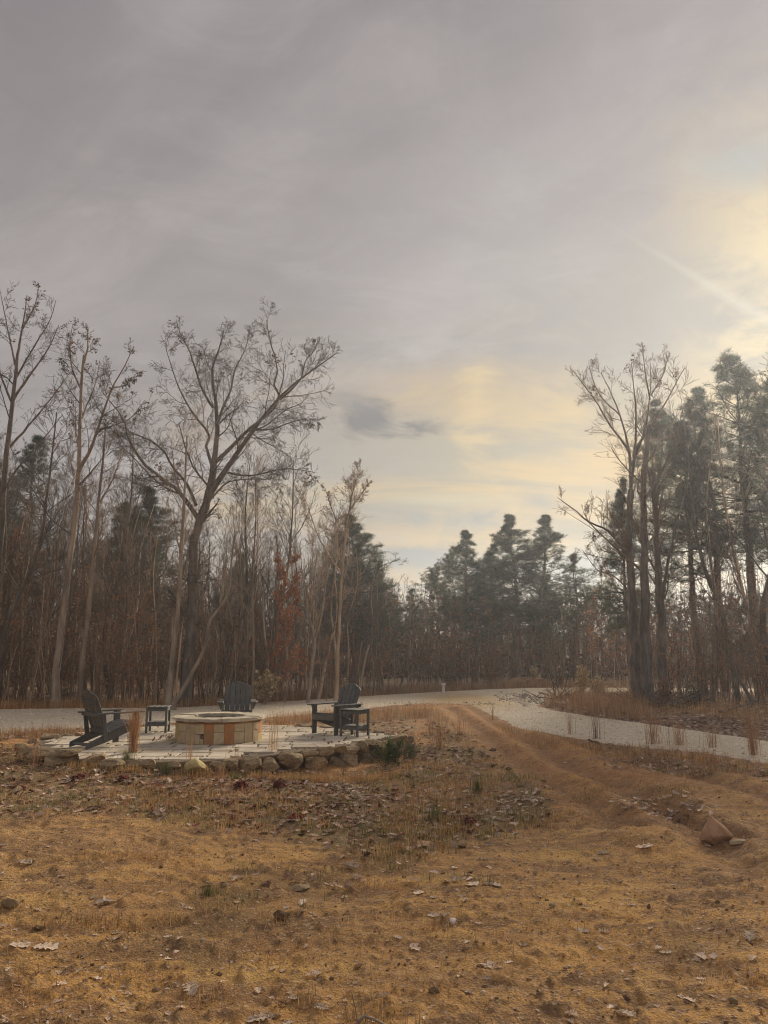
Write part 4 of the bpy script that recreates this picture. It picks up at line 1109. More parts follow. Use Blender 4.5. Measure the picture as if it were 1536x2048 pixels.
russet(BEECH, 1535, 1250, 24, 5.5, 'orange-leaved sapling at the right edge')

GW = 'bare young trees filling the woods'
def edge_y(px):  # distance of the wood's edge along a photo column
    return float(np.interp(px, [-400, 0, 360, 740, 900, 1060, 1230, 1290, 1536, 2000], [21.5, 22.3, 23.0, 27, 33, 35.5, 35, 26, 21.5, 20]))
def topy(px):    # general height of the wood's canopy in the photo
    return float(np.interp(px, [-200, 0, 120, 200, 300, 420, 600, 700, 760, 820, 900, 1100, 1200, 1290, 1400, 1536, 1800], [760, 890, 930, 950, 980, 1000, 990, 1010, 1100, 1180, 1200, 1200, 1150, 1080, 1080, 1080, 1000]))
def where(px, kind):
    if kind == 'left':
        for lim, t in ((100, 'left of the pale trunks'), (230, 'behind the left chair'), (340, 'behind the left side table'), (455, 'behind the fire pit'), (560, 'behind the back chair'), (640, 'between the back and right chairs')):
            if px < lim: return t
        return 'behind the right chair'
    if kind == 'mid': return 'left of the central pines' if px < 900 else 'under the central pines' if px < 1100 else 'right of the central pines'
    return 'around the grey trunk cluster' if px < 1350 else 'just right of the brush pile' if px < 1450 else 'at the right edge'
SHORT = {'slender bare tree at the front of the left woods beyond the gravel drive': 'slender bare tree at the front of the woods', 'bare grey-brown tree deep inside the left woods': 'bare grey-brown tree deep inside the woods',
         'bare tree with scattered brown leaves in the left woods': 'bare tree with scattered brown leaves', 'bare tree in the woods beyond the bend of the drive': 'bare tree beyond the bend of the drive',
         'bare hazy grey tree in the right-hand woods': 'bare hazy grey tree', 'thinly leaved tree in the right-hand woods': 'thinly leaved tree', 'thin bare sapling at the foot of the left woods': 'thin bare sapling at the foot of the woods',
         'thin bare sapling along the woods beyond the drive': 'thin bare sapling beyond the drive', 'thin bare sapling in the right-hand woods': 'thin bare sapling in the hazy woods'}
def fill(n, protos, H0, plist, x0, x1, d0, d1, name, label, group, tj=(0, 120), q=np.random.default_rng(9)):
    for i in range(n):
        px = x0 + (x1 - x0) * (i + q.random()) / n
        Y = edge_y(px) + d0 + (d1 - d0) * q.random() ** 1.2
        pt = topy(px) + q.uniform(*tj)
        top = at_y(px, pt, Y); zb = hz(top[0], Y); s = (top[2] - zb) / H0
        k = plist[q.integers(len(plist))]; kind = 'left' if x1 <= 780 else 'mid' if x1 <= 1240 else 'right'
        place(protos[k], name, (top[0], Y, zb), q.uniform(0, 6.28), (s * q.uniform(.8, 1.1),) * 2 + (s,), SHORT[label] + ', ' + where(px, kind), 'tree', group, (q.normal(0, .035), q.normal(0, .035)))
fill(66, SAP, 8.5, [0, 1, 2, 3, 5, 5, 2], -160, 760, .2, 5, 'bare_tree', 'slender bare tree at the front of the left woods beyond the gravel drive', 'slender bare trees along the front of the left woods')
fill(54, SAP, 8.5, range(6), -200, 780, 5, 16, 'bare_tree', 'bare grey-brown tree deep inside the left woods', 'bare trees deep in the left woods', (20, 200))
fill(12, SAPL, 7.5, range(2), -160, 760, 1, 9, 'bare_tree', 'bare tree with scattered brown leaves in the left woods', 'thinly leaved trees in the left woods', (60, 260))
fill(44, SAP, 8.5, range(6), 760, 1240, .5, 10, 'bare_tree', 'bare tree in the woods beyond the bend of the drive', 'bare trees beyond the bend of the drive', (0, 130))
fill(42, SAP, 8.5, range(6), 1240, 1700, 0, 14, 'bare_tree', 'bare hazy grey tree in the right-hand woods', 'bare trees in the right-hand woods', (0, 260))
fill(8, SAPL, 7.5, range(2), 1200, 1650, .5, 9, 'bare_tree', 'thinly leaved tree in the right-hand woods', 'thinly leaved trees in the right-hand woods', (150, 320))
fill(90, THIN, 5.5, range(5), -120, 780, -.2, 5, 'sapling', 'thin bare sapling at the foot of the left woods', 'thin saplings along the left woods', (180, 340))
fill(36, THIN, 5.5, range(5), 780, 1240, -.3, 6, 'sapling', 'thin bare sapling along the woods beyond the drive', 'thin saplings beyond the drive', (40, 140))
fill(50, THIN, 5.5, range(5), 1240, 1640, -.3, 7, 'sapling', 'thin bare sapling in the right-hand woods', 'thin saplings in the right-hand woods', (140, 340))
# named trunks on the right
for px, pt, Y, r_, lab in ((1430, 800, 25.0, 1.0, 'straight grey trunk right of the brush pile'), (1478, 830, 25.6, 1.1, 'grey leaning trunk right of the straight one in the right-hand woods'),
                           (1508, 780, 24.4, 1.25, 'thick grey trunk nearest the right edge'), (1385, 900, 26.0, .9, 'thin grey trunk between the brush pile and the straight trunk'), (45, 830, 23.4, 1.2, 'dark trunk near the left edge of the woods'),
                           (470, 900, 25, 1.0, 'slender grey tree just right of the big oak'), (560, 930, 26, 1.0, 'slender bare tree above the rust-red tree'), (255, 880, 24.5, 1.0, 'slender tree under the left boughs of the big oak'),
                           (520, 920, 24, .9, 'thin tree right of the big oak with upswept twigs')):
    top = at_y(px, pt, Y); zb = hz(top[0], Y); s = (top[2] - zb) / 8.5
    place(SAP[rnd.randrange(6)], 'bare_tree', (top[0], Y, zb), rnd.uniform(0, 6), (s * 1.15 * r_, s * 1.15 * r_, s), lab, 'tree')

# ------------------------------------------------------------------ far woods and undergrowth (stuff)
FARW = mat('far_bark', [(.15, .105, .075), (.25, .18, .125)], 1, .95)
def far_woods():
    q = np.random.default_rng(77)
    T = Tree(78); T.rmin = .012
    n = 1150
    az = q.uniform(-.95, .95, n); r = q.uniform(46, 74, n)
    x = r * np.sin(az); y = r * np.cos(az)
    z = height(x, y) - .1
    H = q.uniform(5.0, 8.5, n) * (r / 58) * np.interp(az, [-.9, -.2, 0, .15, .3, .9], [1.25, 1.1, .85, .78, .85, 1.2])
    S = np.stack([x, y, z], -1); D = np.stack([q.normal(0, .06, n), q.normal(0, .06, n), np.ones(n)], -1)
    P = paths(q, S, D, H, 5, .03, .02); Rr = radii(q.uniform(.04, .11, n), 5, .2, .015)
    T.add('w', *tubes(P, Rr, 3))
    l1 = T.spawn('w', (P, Rr, H), 10, .12, (20, 65), .24, .4, 3, 3, .12, .06, rmin=.014)
    l2 = T.spawn('w', l1, 2, .2, (20, 60), .5, .6, 3, 3, .12, .06, rmin=.012)
    o = obj('distant_woods', T.mesh('w', 'distant_woods', FARW), None, kind='stuff')
    tag(o, 'far brown mass of bare trees closing the view behind the woods', 'woods')
    n = 34000
    az = q.uniform(-.95, .95, n); r = q.uniform(44, 72, n); x = r * np.sin(az); y = r * np.cos(az)
    pts = np.stack([x, y, height(x, y) + q.uniform(0, 1, n) ** 1.6 * 5.0], -1)
    v, f, t = leaf_quads(q, pts, .50)
    me = npmesh('distant_foliage', v, f, False, tint=t); me.materials.append(mat('far_leaf', [(.10, .07, .05), (.15, .10, .065), (.08, .09, .05)], .5, .95, tint=1))
    tag(obj('distant_foliage', me, None), 'dull brown far foliage low between the distant trunks', 'foliage', kind='stuff')
far_woods()
def undergrowth():
    q = np.random.default_rng(79); T = Tree(80); T.rmin = .004
    n = 1000
    px = q.uniform(-250, 1750, n); Y = np.array([edge_y(p) for p in px]) + q.uniform(-.1, 14, n) ** 1.0 * q.random(n) + q.uniform(0, .6, n)
    x = (px - 768) / F * Y * 1.0; y = Y
    S = np.stack([x, y, height(x, y) - .05], -1)
    keep = (polydist(x, y, ROAD_L) < -.25); S = S[keep]; n = len(S)
    D = np.stack([q.normal(0, .16, n), q.normal(0, .16, n), np.ones(n)], -1)
    H = q.uniform(1.2, 4.6, n)
    P = paths(q, S, D, H, 6, .09, .02); Rr = radii(q.uniform(.006, .017, n), 6, .3, .004)
    T.add('u', *tubes(P, Rr, 3))
    l1 = T.spawn('u', (P, Rr, H), 5, .15, (25, 70), .28, .6, 4, 3, .16, .03)
    l2 = T.spawn('u', l1, 2, .2, (25, 60), .5, .7, 3, 3, .16, .03)
    tag(obj('undergrowth', T.mesh('u', 'undergrowth', FARW), None), 'tangle of thin brown stems and twigs under the trees', 'undergrowth', kind='stuff')
    lp = leafpts(q, l2, 42000, .2, .08)
    lp = lp[lp[:, 2] < 4.2]
    v, f, t = leaf_quads(q, lp, .085)
    me = npmesh('understory_leaves', v, f, False, tint=t); me.materials.append(mat('understory_leaf', [(.42, .16, .07), (.48, .26, .13), (.26, .19, .10)], .25, .95, tint=1, two_sided_trans=.2))
    tag(obj('understory_leaves', me, None), 'withered brown leaves still held on the thin stems of the woods', 'dead leaves', kind='stuff')
undergrowth()

# ------------------------------------------------------------------ grass, weeds, shrubs
BL_V = np.array([(-.5, 0, 0), (.5, 0, 0), (-.42, .06, .4), (.42, .06, .4), (-.25, .2, .75), (.25, .2, .75), (0, .42, 1.0)])
BL_F4 = np.array([(0, 1, 3, 2), (2, 3, 5, 4)]); BL_F3 = np.array([(4, 5, 6)])
def blades(q, pts, h, w_, lean=.3, tint=None):
    n = len(pts); h = np.broadcast_to(h, n) * q.uniform(.6, 1.2, n)
    scl = np.stack([np.broadcast_to(w_, n), h * q.uniform(.3, 1.2, n), h], -1)
    rot = rotz(q.uniform(0, 6.28, n)) @ rotx(q.normal(0, lean, n))
    tt = q.random(n) if tint is None else tint
    a = bulk(BL_V, BL_F4, pts, rot, scl, tt)
    b = np.concatenate([BL_F3 + i * 7 for i in range(0)]) if 0 else (BL_F3[None] + (np.arange(n) * 7)[:, None, None]).reshape(-1, 3)
    return a[0], [a[1], b], a[2]
def blade_obj(name, packs, m, **kw):
    V, F4, F3, T_, off = [], [], [], [], 0
    for v, (a, b), t in packs: V.append(v); F4.append(a + off); F3.append(b + off); T_.append(t); off += len(v)
    me = npmesh(name, np.concatenate(V), [np.concatenate(F4), np.concatenate(F3)], False, tint=np.concatenate(T_)); me.materials.append(m)
    return me
def scatter(q, n, x0, x1, y0, y1, fn):
    x = q.uniform(x0, x1, n); y = y0 * (y1 / y0) ** q.random(n)   # denser close by
    k = q.random(n) < fn(x, y); k &= np.abs(x) < y * .62 + 1
    x, y = x[k], y[k]; return np.stack([x, y, height(x, y)], -1)
def offpatio(x, y): return (polydist(x, y, PATIO) < -.05) & (polydist(x, y, ROAD_L) < -.02)
q = np.random.default_rng(500)
gr = lambda x, y: zones(x, y)[0]
# tufty distribution: seed points, blades gathered round them
def tufts(q, pts, per, spread):
    p = np.repeat(pts, per, 0); p[:, :2] += q.normal(0, spread, (len(p), 2)); p[:, 2] = height(p[:, 0], p[:, 1]) - .004; return p
s1 = scatter(q, 11000, -9, 9, 6, 16.5, lambda x, y: np.clip(gr(x, y) * smooth(fbm(x, y, 1.1, 3, 61), -.35, .45), 0, 1) * offpatio(x, y))
me = blade_obj('short_grass', [blades(q, tufts(q, s1, 9, .05), .075, .006)], GREENGRASS)
tag(obj('short_grass', me, None), 'short patchy green grass in the turf before the patio', 'grass', kind='stuff')
s2 = scatter(q, 20000, -9, 10, 7.2, 17, lambda x, y: np.clip(gr(x, y) * .9 * smooth(fbm(x, y, 1.3, 3, 62), -.4, .35), 0, 1) * offpatio(x, y))
me = blade_obj('dry_grass', [blades(q, tufts(q, s2, 7, .06), .085, .006, .5)], DRYGRASS)
tag(obj('dry_grass', me, None), 'short straw-coloured dead grass mixed through the turf', 'grass', kind='stuff')
# dead grass mat strands lying nearly flat on the dirt
s3 = scatter(q, 15000, -6, 6, 3.6, 11, lambda x, y: .7 * smooth(fbm(x, y, 1.6, 3, 63), -.1, .5) * offpatio(x, y))
n = len(s3); p = tufts(q, s3, 3, .05); p[:, 2] += .006
me = blade_obj('straw', [blades(q, p, .06, .004, 1.35)], DRYGRASS)
tag(obj('straw', me, None), 'bits of straw lying on the bare dirt', 'straw', kind='stuff')
q = np.random.default_rng(515); ex = q.uniform(30, 840, 1500); ey = np.interp(ex, [30, 135, 300, 480, 560, 700, 790, 840], [1506, 1541, 1545, 1545, 1545, 1546, 1530, 1500]) + q.normal(0, 2.5, 1500)
s5 = np.array([on_z(a_, b_, -.12) for a_, b_ in zip(ex, ey)]); s5 = s5[polydist(s5[:, 0], s5[:, 1], PATIO) < -.12]; s5 = s5[fbm(s5[:, 0], s5[:, 1], 2.2, 2, 91) > -.15]
me = blade_obj('edge_grass', [blades(q, tufts(q, s5[::4], 8, .05), .13, .006, .35)], DRYGRASS); tag(obj('edge_grass', me, None), 'dry and rusty grass growing against the foot of the stone edging', 'grass', kind='stuff')
# mats of dead grass at the places where the photo has them
q = np.random.default_rng(520)
def mat_blades(spots, leanv, h, per_m2, bw=.0035):
    P_ = []
    for px, py, wx, wy in spots:
        a_, b_ = on_z(px - wx / 2, py, -.22), on_z(px + wx / 2, py, -.22); c_, d_ = on_z(px, py - wy / 2, -.22), on_z(px, py + wy / 2, -.22)
        rx, ry = abs(b_[0] - a_[0]) / 2, abs(c_[1] - d_[1]) / 2; n_ = int(per_m2 * rx * ry * 3)
        P_.append(np.c_[(a_[0] + b_[0]) / 2 + q.normal(0, rx * .5, n_), (c_[1] + d_[1]) / 2 + q.normal(0, ry * .5, n_), np.zeros(n_)])
    P_ = np.concatenate(P_); k_ = fbm(P_[:, 0], P_[:, 1], 5, 3, 88) > -.12; P_ = P_[k_]; P_[:, 2] = height(P_[:, 0], P_[:, 1]) + .002
    return blades(q, P_, h, bw, leanv)
MATS = [(430, 1800, 150, 60), (190, 1850, 330, 36), (330, 1838, 160, 30), (560, 1838, 120, 30), (760, 2030, 520, 60), (640, 2005, 260, 50), (845, 1850, 200, 30), (650, 1890, 260, 40), (860, 1972, 160, 30),
        (1330, 1600, 160, 34), (1120, 1640, 160, 30), (1180, 1600, 120, 24), (60, 1990, 200, 40), (300, 1940, 240, 26), (420, 1980, 220, 40), (1400, 1560, 200, 20), (740, 1760, 200, 26), (250, 1720, 300, 22), (1440, 1960, 200, 30)]
me = blade_obj('thatch', [mat_blades(MATS, 1.25, .075, 1500)], DRYGRASS); tag(obj('thatch', me, None), 'mats of dead grass lying on the foreground dirt', 'dead grass', kind='stuff')
me = blade_obj('low_weeds', [mat_blades(MATS[:6] + MATS[9:12], .8, .045, 500, .005)], GREENGRASS); tag(obj('low_weeds', me, None), 'low olive weeds in the foreground dirt', 'weeds', kind='stuff')
# strips of tall rust grass: back of patio, drive verge, wood edge
def verge(px0, px1, f0, n, h, name, label, m, spread=.12, per=12, hw=.007, ylist=None):
    q2 = np.random.default_rng(int(px0 + 1000)); pts = []
    for i in range(n):
        px = q2.uniform(px0, px1); py = f0(px) + q2.normal(0, 1.0)
        pts.append(on_z(px, py, 0.0)[:2])
    pts = np.array(pts); pts = np.c_[pts, np.zeros(len(pts))]
    pts = pts[polydist(pts[:, 0], pts[:, 1], ROAD_L) < -.03]
    pts = pts[polydist(pts[:, 0], pts[:, 1], PATIO) < -.05]
    me = blade_obj(name, [blades(q2, tufts(q2, pts, per, spread), h, hw, .22)], m)
    tag(obj(name, me, None), label, 'grass', kind='stuff')
verge(-100, 760, lambda x: np.interp(x, [-100, 360, 560, 760], [1417, 1411, 1399, 1390]), 420, .30, 'wood_edge_grass', 'straw grass along the foot of the left woods', DRYGRASS, .18)
verge(480, 700, lambda x: np.interp(x, [480, 700], [1402, 1392]), 90, .62, 'wood_edge_grass', 'taller rust grass below the woods behind the back chair', RUSTGRASS, .2)
verge(760, 1250, lambda x: np.interp(x, [760, 880, 960, 1050, 1250], [1388, 1383, 1378, 1374.5, 1373]), 320, .42, 'wood_edge_grass', 'brown grass along the woods beyond the bend', RUSTGRASS, .25)
verge(1090, 1290, lambda x: np.random.uniform(1389, np.interp(x, [1090, 1110, 1200, 1290], [1408, 1416, 1431, 1440])), 210, .50, 'island_grass', 'tawny knee-high grass on the island inside the bend of the drive', RUSTGRASS, .12, 14)
verge(1290, 1560, lambda x: np.random.uniform(1396, np.interp(x, [1290, 1560], [1425, 1450])), 240, .26, 'island_grass', 'thin brown grass under the right-hand trees', DRYGRASS, .2, 8)
verge(550, 860, lambda x: np.interp(x, [550, 860], [1437, 1415]) + np.random.uniform(0, 14), 260, .24, 'verge_grass', 'rusty grass between the patio and the drive', RUSTGRASS, .12)
verge(-80, 330, lambda x: np.interp(x, [-80, 330], [1470, 1447]) + np.random.uniform(0, 8), 170, .17, 'verge_grass', 'rusty grass between the left patio edge and the drive', RUSTGRASS, .12)
verge(1000, 1560, lambda x: np.interp(x, [1000, 1040, 1110, 1250, 1400, 1560], [1440, 1452, 1464, 1486, 1500, 1522]) + np.random.uniform(0, 14), 130, .15, 'verge_grass', 'sparse dry grass on the near verge of the right-hand drive', DRYGRASS, .1)

def clump(px, py, hpx, wpx, n, m, label, name='grass_clump', cat='grass clump', group=None, bw=.005, lean=.12, seeds=0):
    if m is RUSTGRASS and n > 60 and px > 300: n = int(n * .6); lean = lean * 1.3
    g_ = on_ground(px, py); Y = g_[1]; h = hpx / F * Y; sp = wpx / F * Y / 2
    q2 = np.random.default_rng(int(px * 7 + py))
    pts = np.zeros((n, 3)); rr = np.abs(q2.normal(0, .42, n)) * sp; a = q2.uniform(0, 6.28, n); pts[:, 0] = rr * np.cos(a); pts[:, 1] = rr * np.sin(a); pts[:, 2] = -.02
    me = blade_obj(name, [blades(q2, pts, h, bw, lean)], m)
    o = obj(name, me, None, loc=tuple(g_)); tag(o, label, cat, group)
    return o
clump(266, 1505, 92, 26, 260, RUSTGRASS, 'tall rust-orange broomsedge standing in front of the left chair arm', lean=.045)
clump(255, 1520, 22, 40, 120, GREENGRASS, 'low green tuft at the foot of the rust-orange broomsedge')
clump(330, 1528, 26, 40, 140, GREENGRASS, 'green tuft growing through the patio edge left of the yellow stone')
clump(70, 1530, 66, 40, 40, RUSTGRASS, 'thin dark weed stems at the left end of the patio edge', 'weed_clump', 'weeds', bw=.004)
clump(880, 1505, 78, 50, 130, RUSTGRASS, 'tall orange grass clump right of the patio corner', lean=.10)
clump(860, 1470, 60, 40, 90, RUSTGRASS, 'thin orange grass behind the patio corner clump', lean=.10)
clump(920, 1470, 50, 40, 70, RUSTGRASS, 'thin orange grass between the patio corner and the clay track', lean=.1)
clump(955, 1585, 34, 34, 130, GREENGRASS, 'upright green grass tuft in the leafy turf right of centre')
clump(870, 1640, 30, 40, 130, GREENGRASS, 'pale green grass tuft low in the turf, before the upright green one')
clump(1450 / 3.07 + 0, 1560, 20, 40, 90, GREENGRASS, 'low green tuft under the red leaves before the patio')
clump(1305, 1488, 90, 48, 150, RUSTGRASS, 'first tall tan grass clump on the near verge of the right-hand drive', lean=.08)
clump(1358, 1490, 60, 60, 130, RUSTGRASS, 'wider, looser tan grass clump right of the first on the verge', lean=.2)
clump(1506, 1510, 95, 34, 170, RUSTGRASS, 'tall orange grass clump at the right edge beside the drive', lean=.07)
clump(1425, 1495, 44, 60, 60, RUSTGRASS, 'sparse tan stems between the verge clumps', lean=.15)
clump(1140, 1468, 60, 30, 26, RUSTGRASS, 'few tall stems on the verge left of the dark weed', lean=.08)
clump(1192, 1477, 66, 40, 36, TWIG, 'dark branching weed on the near verge of the drive', 'weed_clump', 'weeds', bw=.006, lean=.2)
clump(985, 1440, 38, 20, 20, RUSTGRASS, 'thin stems where the clay track meets the drive')
clump(775, 1530, 60, 60, 110, GREENGRASS, 'green stems at the patio corner', 'weed_clump', 'weeds', bw=.007, lean=.25)
clump(1495 * .2 + 120, 1790, 24, 60, 160, GREENGRASS, 'flat green weed tuft in the left foreground dirt', lean=.7)
clump(640, 1515, 78, 60, 26, RUSTGRASS, 'few thin stems rising before the stacked edge stones', 'weed_clump', 'weeds', bw=.004, lean=.05)
clump(545, 1528, 90, 50, 40, DRYGRASS, 'pale seeded stems before the patio right of the fire pit', 'weed_clump', 'weeds', bw=.004, lean=.12)
clump(380, 1520, 60, 40, 22, RUSTGRASS, 'thin russet stems rising in front of the fire pit', bw=.004, lean=.1)
clump(475, 1518, 70, 36, 18, RUSTGRASS, 'a few wiry stems before the right side of the fire pit', bw=.004, lean=.08)
clump(690, 1510, 60, 40, 18, TWIG, 'dark wiry stems before the stacked edge stones', 'weed_clump', 'weeds', bw=.004, lean=.1)
clump(440, 1530, 34, 60, 90, RUSTGRASS, 'low russet stems at the patio edge right of the yellow stone', 'weed_clump', 'weeds', lean=.2)
clump(985, 1372, 22, 46, 90, PALESHRUB, 'golden grass plume at the woods left of the dirt mound', lean=.35, bw=.02)

def shrub(px, py, hpx, wpx, leafm, stemm, label, nleaf=500, name='shrub', lsize=.06, cat='shrub', shape=1.0):
    g_ = on_ground(px, py); Y = g_[1]; h = hpx / F * Y; sp = wpx / F * Y / 2
    T = Tree(int(px * 3 + py)); q2 = T.q; T.rmin = .003
    n = 9; S = np.c_[q2.normal(0, sp * .15, (n, 2)), np.full(n, -.03)]
    D = np.c_[q2.normal(0, .45 * sp / h, (n, 2)), np.ones(n)]
    P = paths(q2, S, D, h * q2.uniform(.7, 1.0, n), 7, .08, .04); Rr = radii(np.full(n, .008), 7, .3, .003)
    T.add('stems', *tubes(P, Rr, 4)); l1 = T.spawn('stems', (P, Rr, np.full(n, h)), 8, .15, (25, 60), .28, .6, 5, 3, .14, .05)
    l2 = T.spawn('stems', l1, 3, .2, (25, 60), .5, .7, 4, 3, .14, .05)
    root = empty(name, tuple(g_), label=label, cat=cat)
    obj('stems', T.mesh('stems', 'stems', stemm), None, root)
    obj('foliage', make_leafmesh('foliage', [leaf_quads(q2, leafpts(q2, merge(l1, l2), nleaf, .2, .02), lsize)], leafm), None, root)
    return root
shrub(530, 1409, 66, 54, PALESHRUB, PALESHRUB, 'pale straw-coloured dried shrub behind the back chair', 2600, lsize=.11)
shrub(778, 1533, 52, 78, WEED, TWIG, 'green weedy shrub growing over the right corner of the patio stones', 1400, 'weedy_shrub', .045)
shrub(820, 1520, 36, 40, WEED, TWIG, 'smaller green shoots right of the weedy shrub at the patio corner', 400, 'weedy_shrub', .04)
shrub(516, 1512, 18, 26, WEED, TWIG, 'tiny blue-green plant on the patio edge', 200, 'small_plant', .035, 'plant')
shrub(1165, 1395, 62, 34, PALESHRUB, TWIG, 'pale feathery young cedar-shaped shrub beside the drive', 800, 'shrub', .08)
shrub(1197, 1395, 44, 40, PALESHRUB, TWIG, 'lower pale shrub right of the feathery one', 500, 'shrub', .08)
shrub(1068, 1374, 46, 28, PALESHRUB, TWIG, 'golden brown shrub behind the dirt mound', 700, 'shrub', .09)
shrub(985, 1372, 40, 50, PALESHRUB, TWIG, 'wide golden shrub left of the dirt mound', 700, 'shrub', .09)
shrub(900, 1378, 46, 60, DEADLEAF, TWIG, 'dull brown shrub at the woods above the white stub', 700, 'shrub', .09)
shrub(1120, 1378, 34, 30, DEADLEAF, TWIG, 'low brown shrub right of the dirt mound', 400, 'shrub', .09)
shrub(1335, 1418, 70, 60, DEADLEAF, TWIG, 'tangled brown bush at the foot of the grey trunks', 500, 'shrub', .07)
shrub(1393, 1410, 60, 40, WEED, TWIG, 'dull green bush under the right-hand trees', 350, 'shrub', .07)
for px, py, hp, wp, lab in ((480, 1580, 20, 44, 'dark red creeping plant before the patio centre'), (560, 1575, 16, 44, 'dark red creeping plant right of the other one'), (250, 1538, 14, 46, 'red leafy patch under the left patio edge'),
                            (395, 1545, 14, 40, 'red leafy patch below the yellow edge stone'), (590, 1640, 14, 46, 'small red plant among leaves in the middle of the turf'), (160, 1560, 14, 50, 'red leafy patch at the left of the turf'),
                            (940, 1650, 14, 26, 'tiny dark red plant in the turf near the dirt')):
    shrub(px, py, hp, wp, REDLITTER, TWIG, lab, 420, 'red_plant', .05, 'plant')

# ------------------------------------------------------------------ fallen leaves
def leaf_tpl(seed, lobes=4, curl=.25):
    q2 = np.random.default_rng(seed); L = []
    # half outline of an oak leaf along y in 0..1
    for k in range(lobes):
        y = .12 + .8 * k / lobes; w0 = .09 + .03 * q2.random(); w1 = (.20 + .14 * math.sin(math.pi * (k + .6) / lobes)) * q2.uniform(.8, 1.2)
        L += [(w0, y), (w1 * .85, y + .07), (w1, y + .13 + .03 * q2.random()), (w1 * .6, y + .16)]
    L += [(.03, 1.0)]
    right = [(.012, 0.0)] + L; left = [(-a * q2.uniform(.8, 1.2), b + q2.normal(0, .015)) for a, b in right][::-1]
    out = right + left; n = len(out)
    vein = [(0, .05), (0, .5), (0, .97)]
    V = []
    c1, c2 = curl * q2.uniform(.1, .7), curl * q2.uniform(-.5, .9); tw = q2.normal(0, .25)
    for x, y in out + vein: V.append((x, y - .5, abs(x) * c1 * 2.2 + c2 * (y - .5) ** 2 + tw * x * (y - .5) + q2.normal(0, .012) * (abs(x) > .1)))
    Fc = []
    for i in range(n - 1):
        ym = (out[i][1] + out[i + 1][1]) / 2; v = n + (0 if ym < .3 else 1 if ym < .75 else 2)
        Fc.append((i, i + 1, v))
    for sidep in ((0, 1),): pass
    Fc += [(n, n + 1, len(right) // 2 - 1), (n + 1, n, n - len(right) // 2), (n + 1, n + 2, int(len(right) * .8)), (n + 2, n + 1, n - int(len(right) * .8))]
    V = np.array(V); V[:, 2] -= V[:, 2].min()
    return V, np.array(Fc)
LT = [leaf_tpl(600 + i, 4 if i % 2 else 3, .3 + .12 * (i % 3)) for i in range(8)]
LM = []
for i, (v, f) in enumerate(LT):
    me = npmesh('fallen_leaf', v, f, False); me.materials.append(TANLEAF); LM.append(me)
REDLM = LM[1].copy(); REDLM.materials.clear(); REDLM.materials.append(REDLITTER)
def nrm_rot(x, y, rz):
    e = .06; nx = -(hz(x + e, y) - hz(x - e, y)) / (2 * e); ny = -(hz(x, y + e) - hz(x, y - e)) / (2 * e)
    q_ = Vector((nx, ny, 1)).to_track_quat('Z', 'Y').to_matrix().to_euler()
    return (Matrix.Rotation(0, 3, 'Z') @ Vector((nx, ny, 1)).normalized().to_track_quat('Z', 'Y').to_matrix() @ Matrix.Rotation(rz, 3, 'Z')).to_euler()
def leaf_at(px, py, wpx, label, group=None, k=None, me=None):
    g_ = on_ground(px, py); s = wpx * .85 / F * g_[1] / .8
    o = bpy.data.objects.new('fallen_leaf', me or LM[rnd.randrange(8) if k is None else k]); link(o)
    o.location = (g_[0], g_[1], g_[2] + .003); o.scale = (s * rnd.uniform(.85, 1.2), s, s * rnd.uniform(.7, 1.5)); o.rotation_euler = nrm_rot(g_[0], g_[1], rnd.uniform(0, 6.28))
    return tag(o, label, 'leaf', group)
GD = 'fallen oak leaves on the dirt'
named = [(703, 1736, 34, 'curled pinkish-tan oak leaf alone on the dirt just below the turf'), (1290, 1703, 32, 'pale star-shaped oak leaf on the yellow clay left of the big rock'), (1206, 1707, 24, 'small flat pale leaf left of the star-shaped one'),
         (985, 1772, 36, 'bright jagged oak leaf at the centre right of the dirt'), (945, 1770, 30, 'folded leaf touching the bright jagged one'), (1412, 1908, 44, 'large pale oak leaf in the lower right foreground'),
         (1165, 1862, 30, 'whitish leaf in the dirt right of centre'), (1250, 2030, 46, 'pale spread leaf at the bottom of the picture, right of centre'), (830, 1896, 26, 'pale five-lobed leaf low in the centre'),
         (628, 1952, 28, 'white-edged lobed leaf in the lower centre'), (868, 1832, 26, 'yellowish leaf near the white stone chip'), (230, 1880, 44, 'tan maple-like leaf in the left foreground'), (40, 1892, 36, 'grey-pink leaf near the left edge'),
         (90, 1896, 46, 'wide orange-tan leaf right of the grey-pink one'), (120, 1970, 28, 'small rust leaf standing on edge at the lower left'), (640, 2010, 24, 'broken pale leaf beside the straw mat'), (975, 1934, 40, 'large tan leaf right of the bottom centre'),
         (380, 1985, 40, 'pale leaf cupped over a dark hole at the lower left'), (840, 1787, 32, 'greyish leaf with raised edge in the centre of the dirt'), (605, 1806, 32, 'brown-edged curled leaf left of centre'), (45, 1728, 40, 'spidery pale leaf at the left of the dirt'),
         (1030, 1668, 22, 'pale leaf at the right tip of the turf'), (965, 1720, 22, 'small pale leaf on dirt below the turf tip'), (520, 2038, 50, 'large tan leaf in the straw at the bottom edge'), (1500, 1880, 34, 'grey leaf at the right edge of the clay'), (208, 1808, 40, 'pinkish leaf in the left dirt')]
for a in named: leaf_at(*a)
leaf_at(565, 2008, 20, 'single crimson leaf in the straw near the bottom', me=REDLM)
q = np.random.default_rng(900)
for i in range(150):   # loose leaves over the dirt
    px = q.uniform(0, 1536); py = 1660 + 388 * q.random() ** .8
    leaf_at(px, py, q.uniform(8, 19) * (py / 1800) ** 2, 'small faded leaf scattered on the bare dirt in the %s foreground' % ('left' if px < 512 else 'middle' if px < 1024 else 'right'), GD)
cand = 0
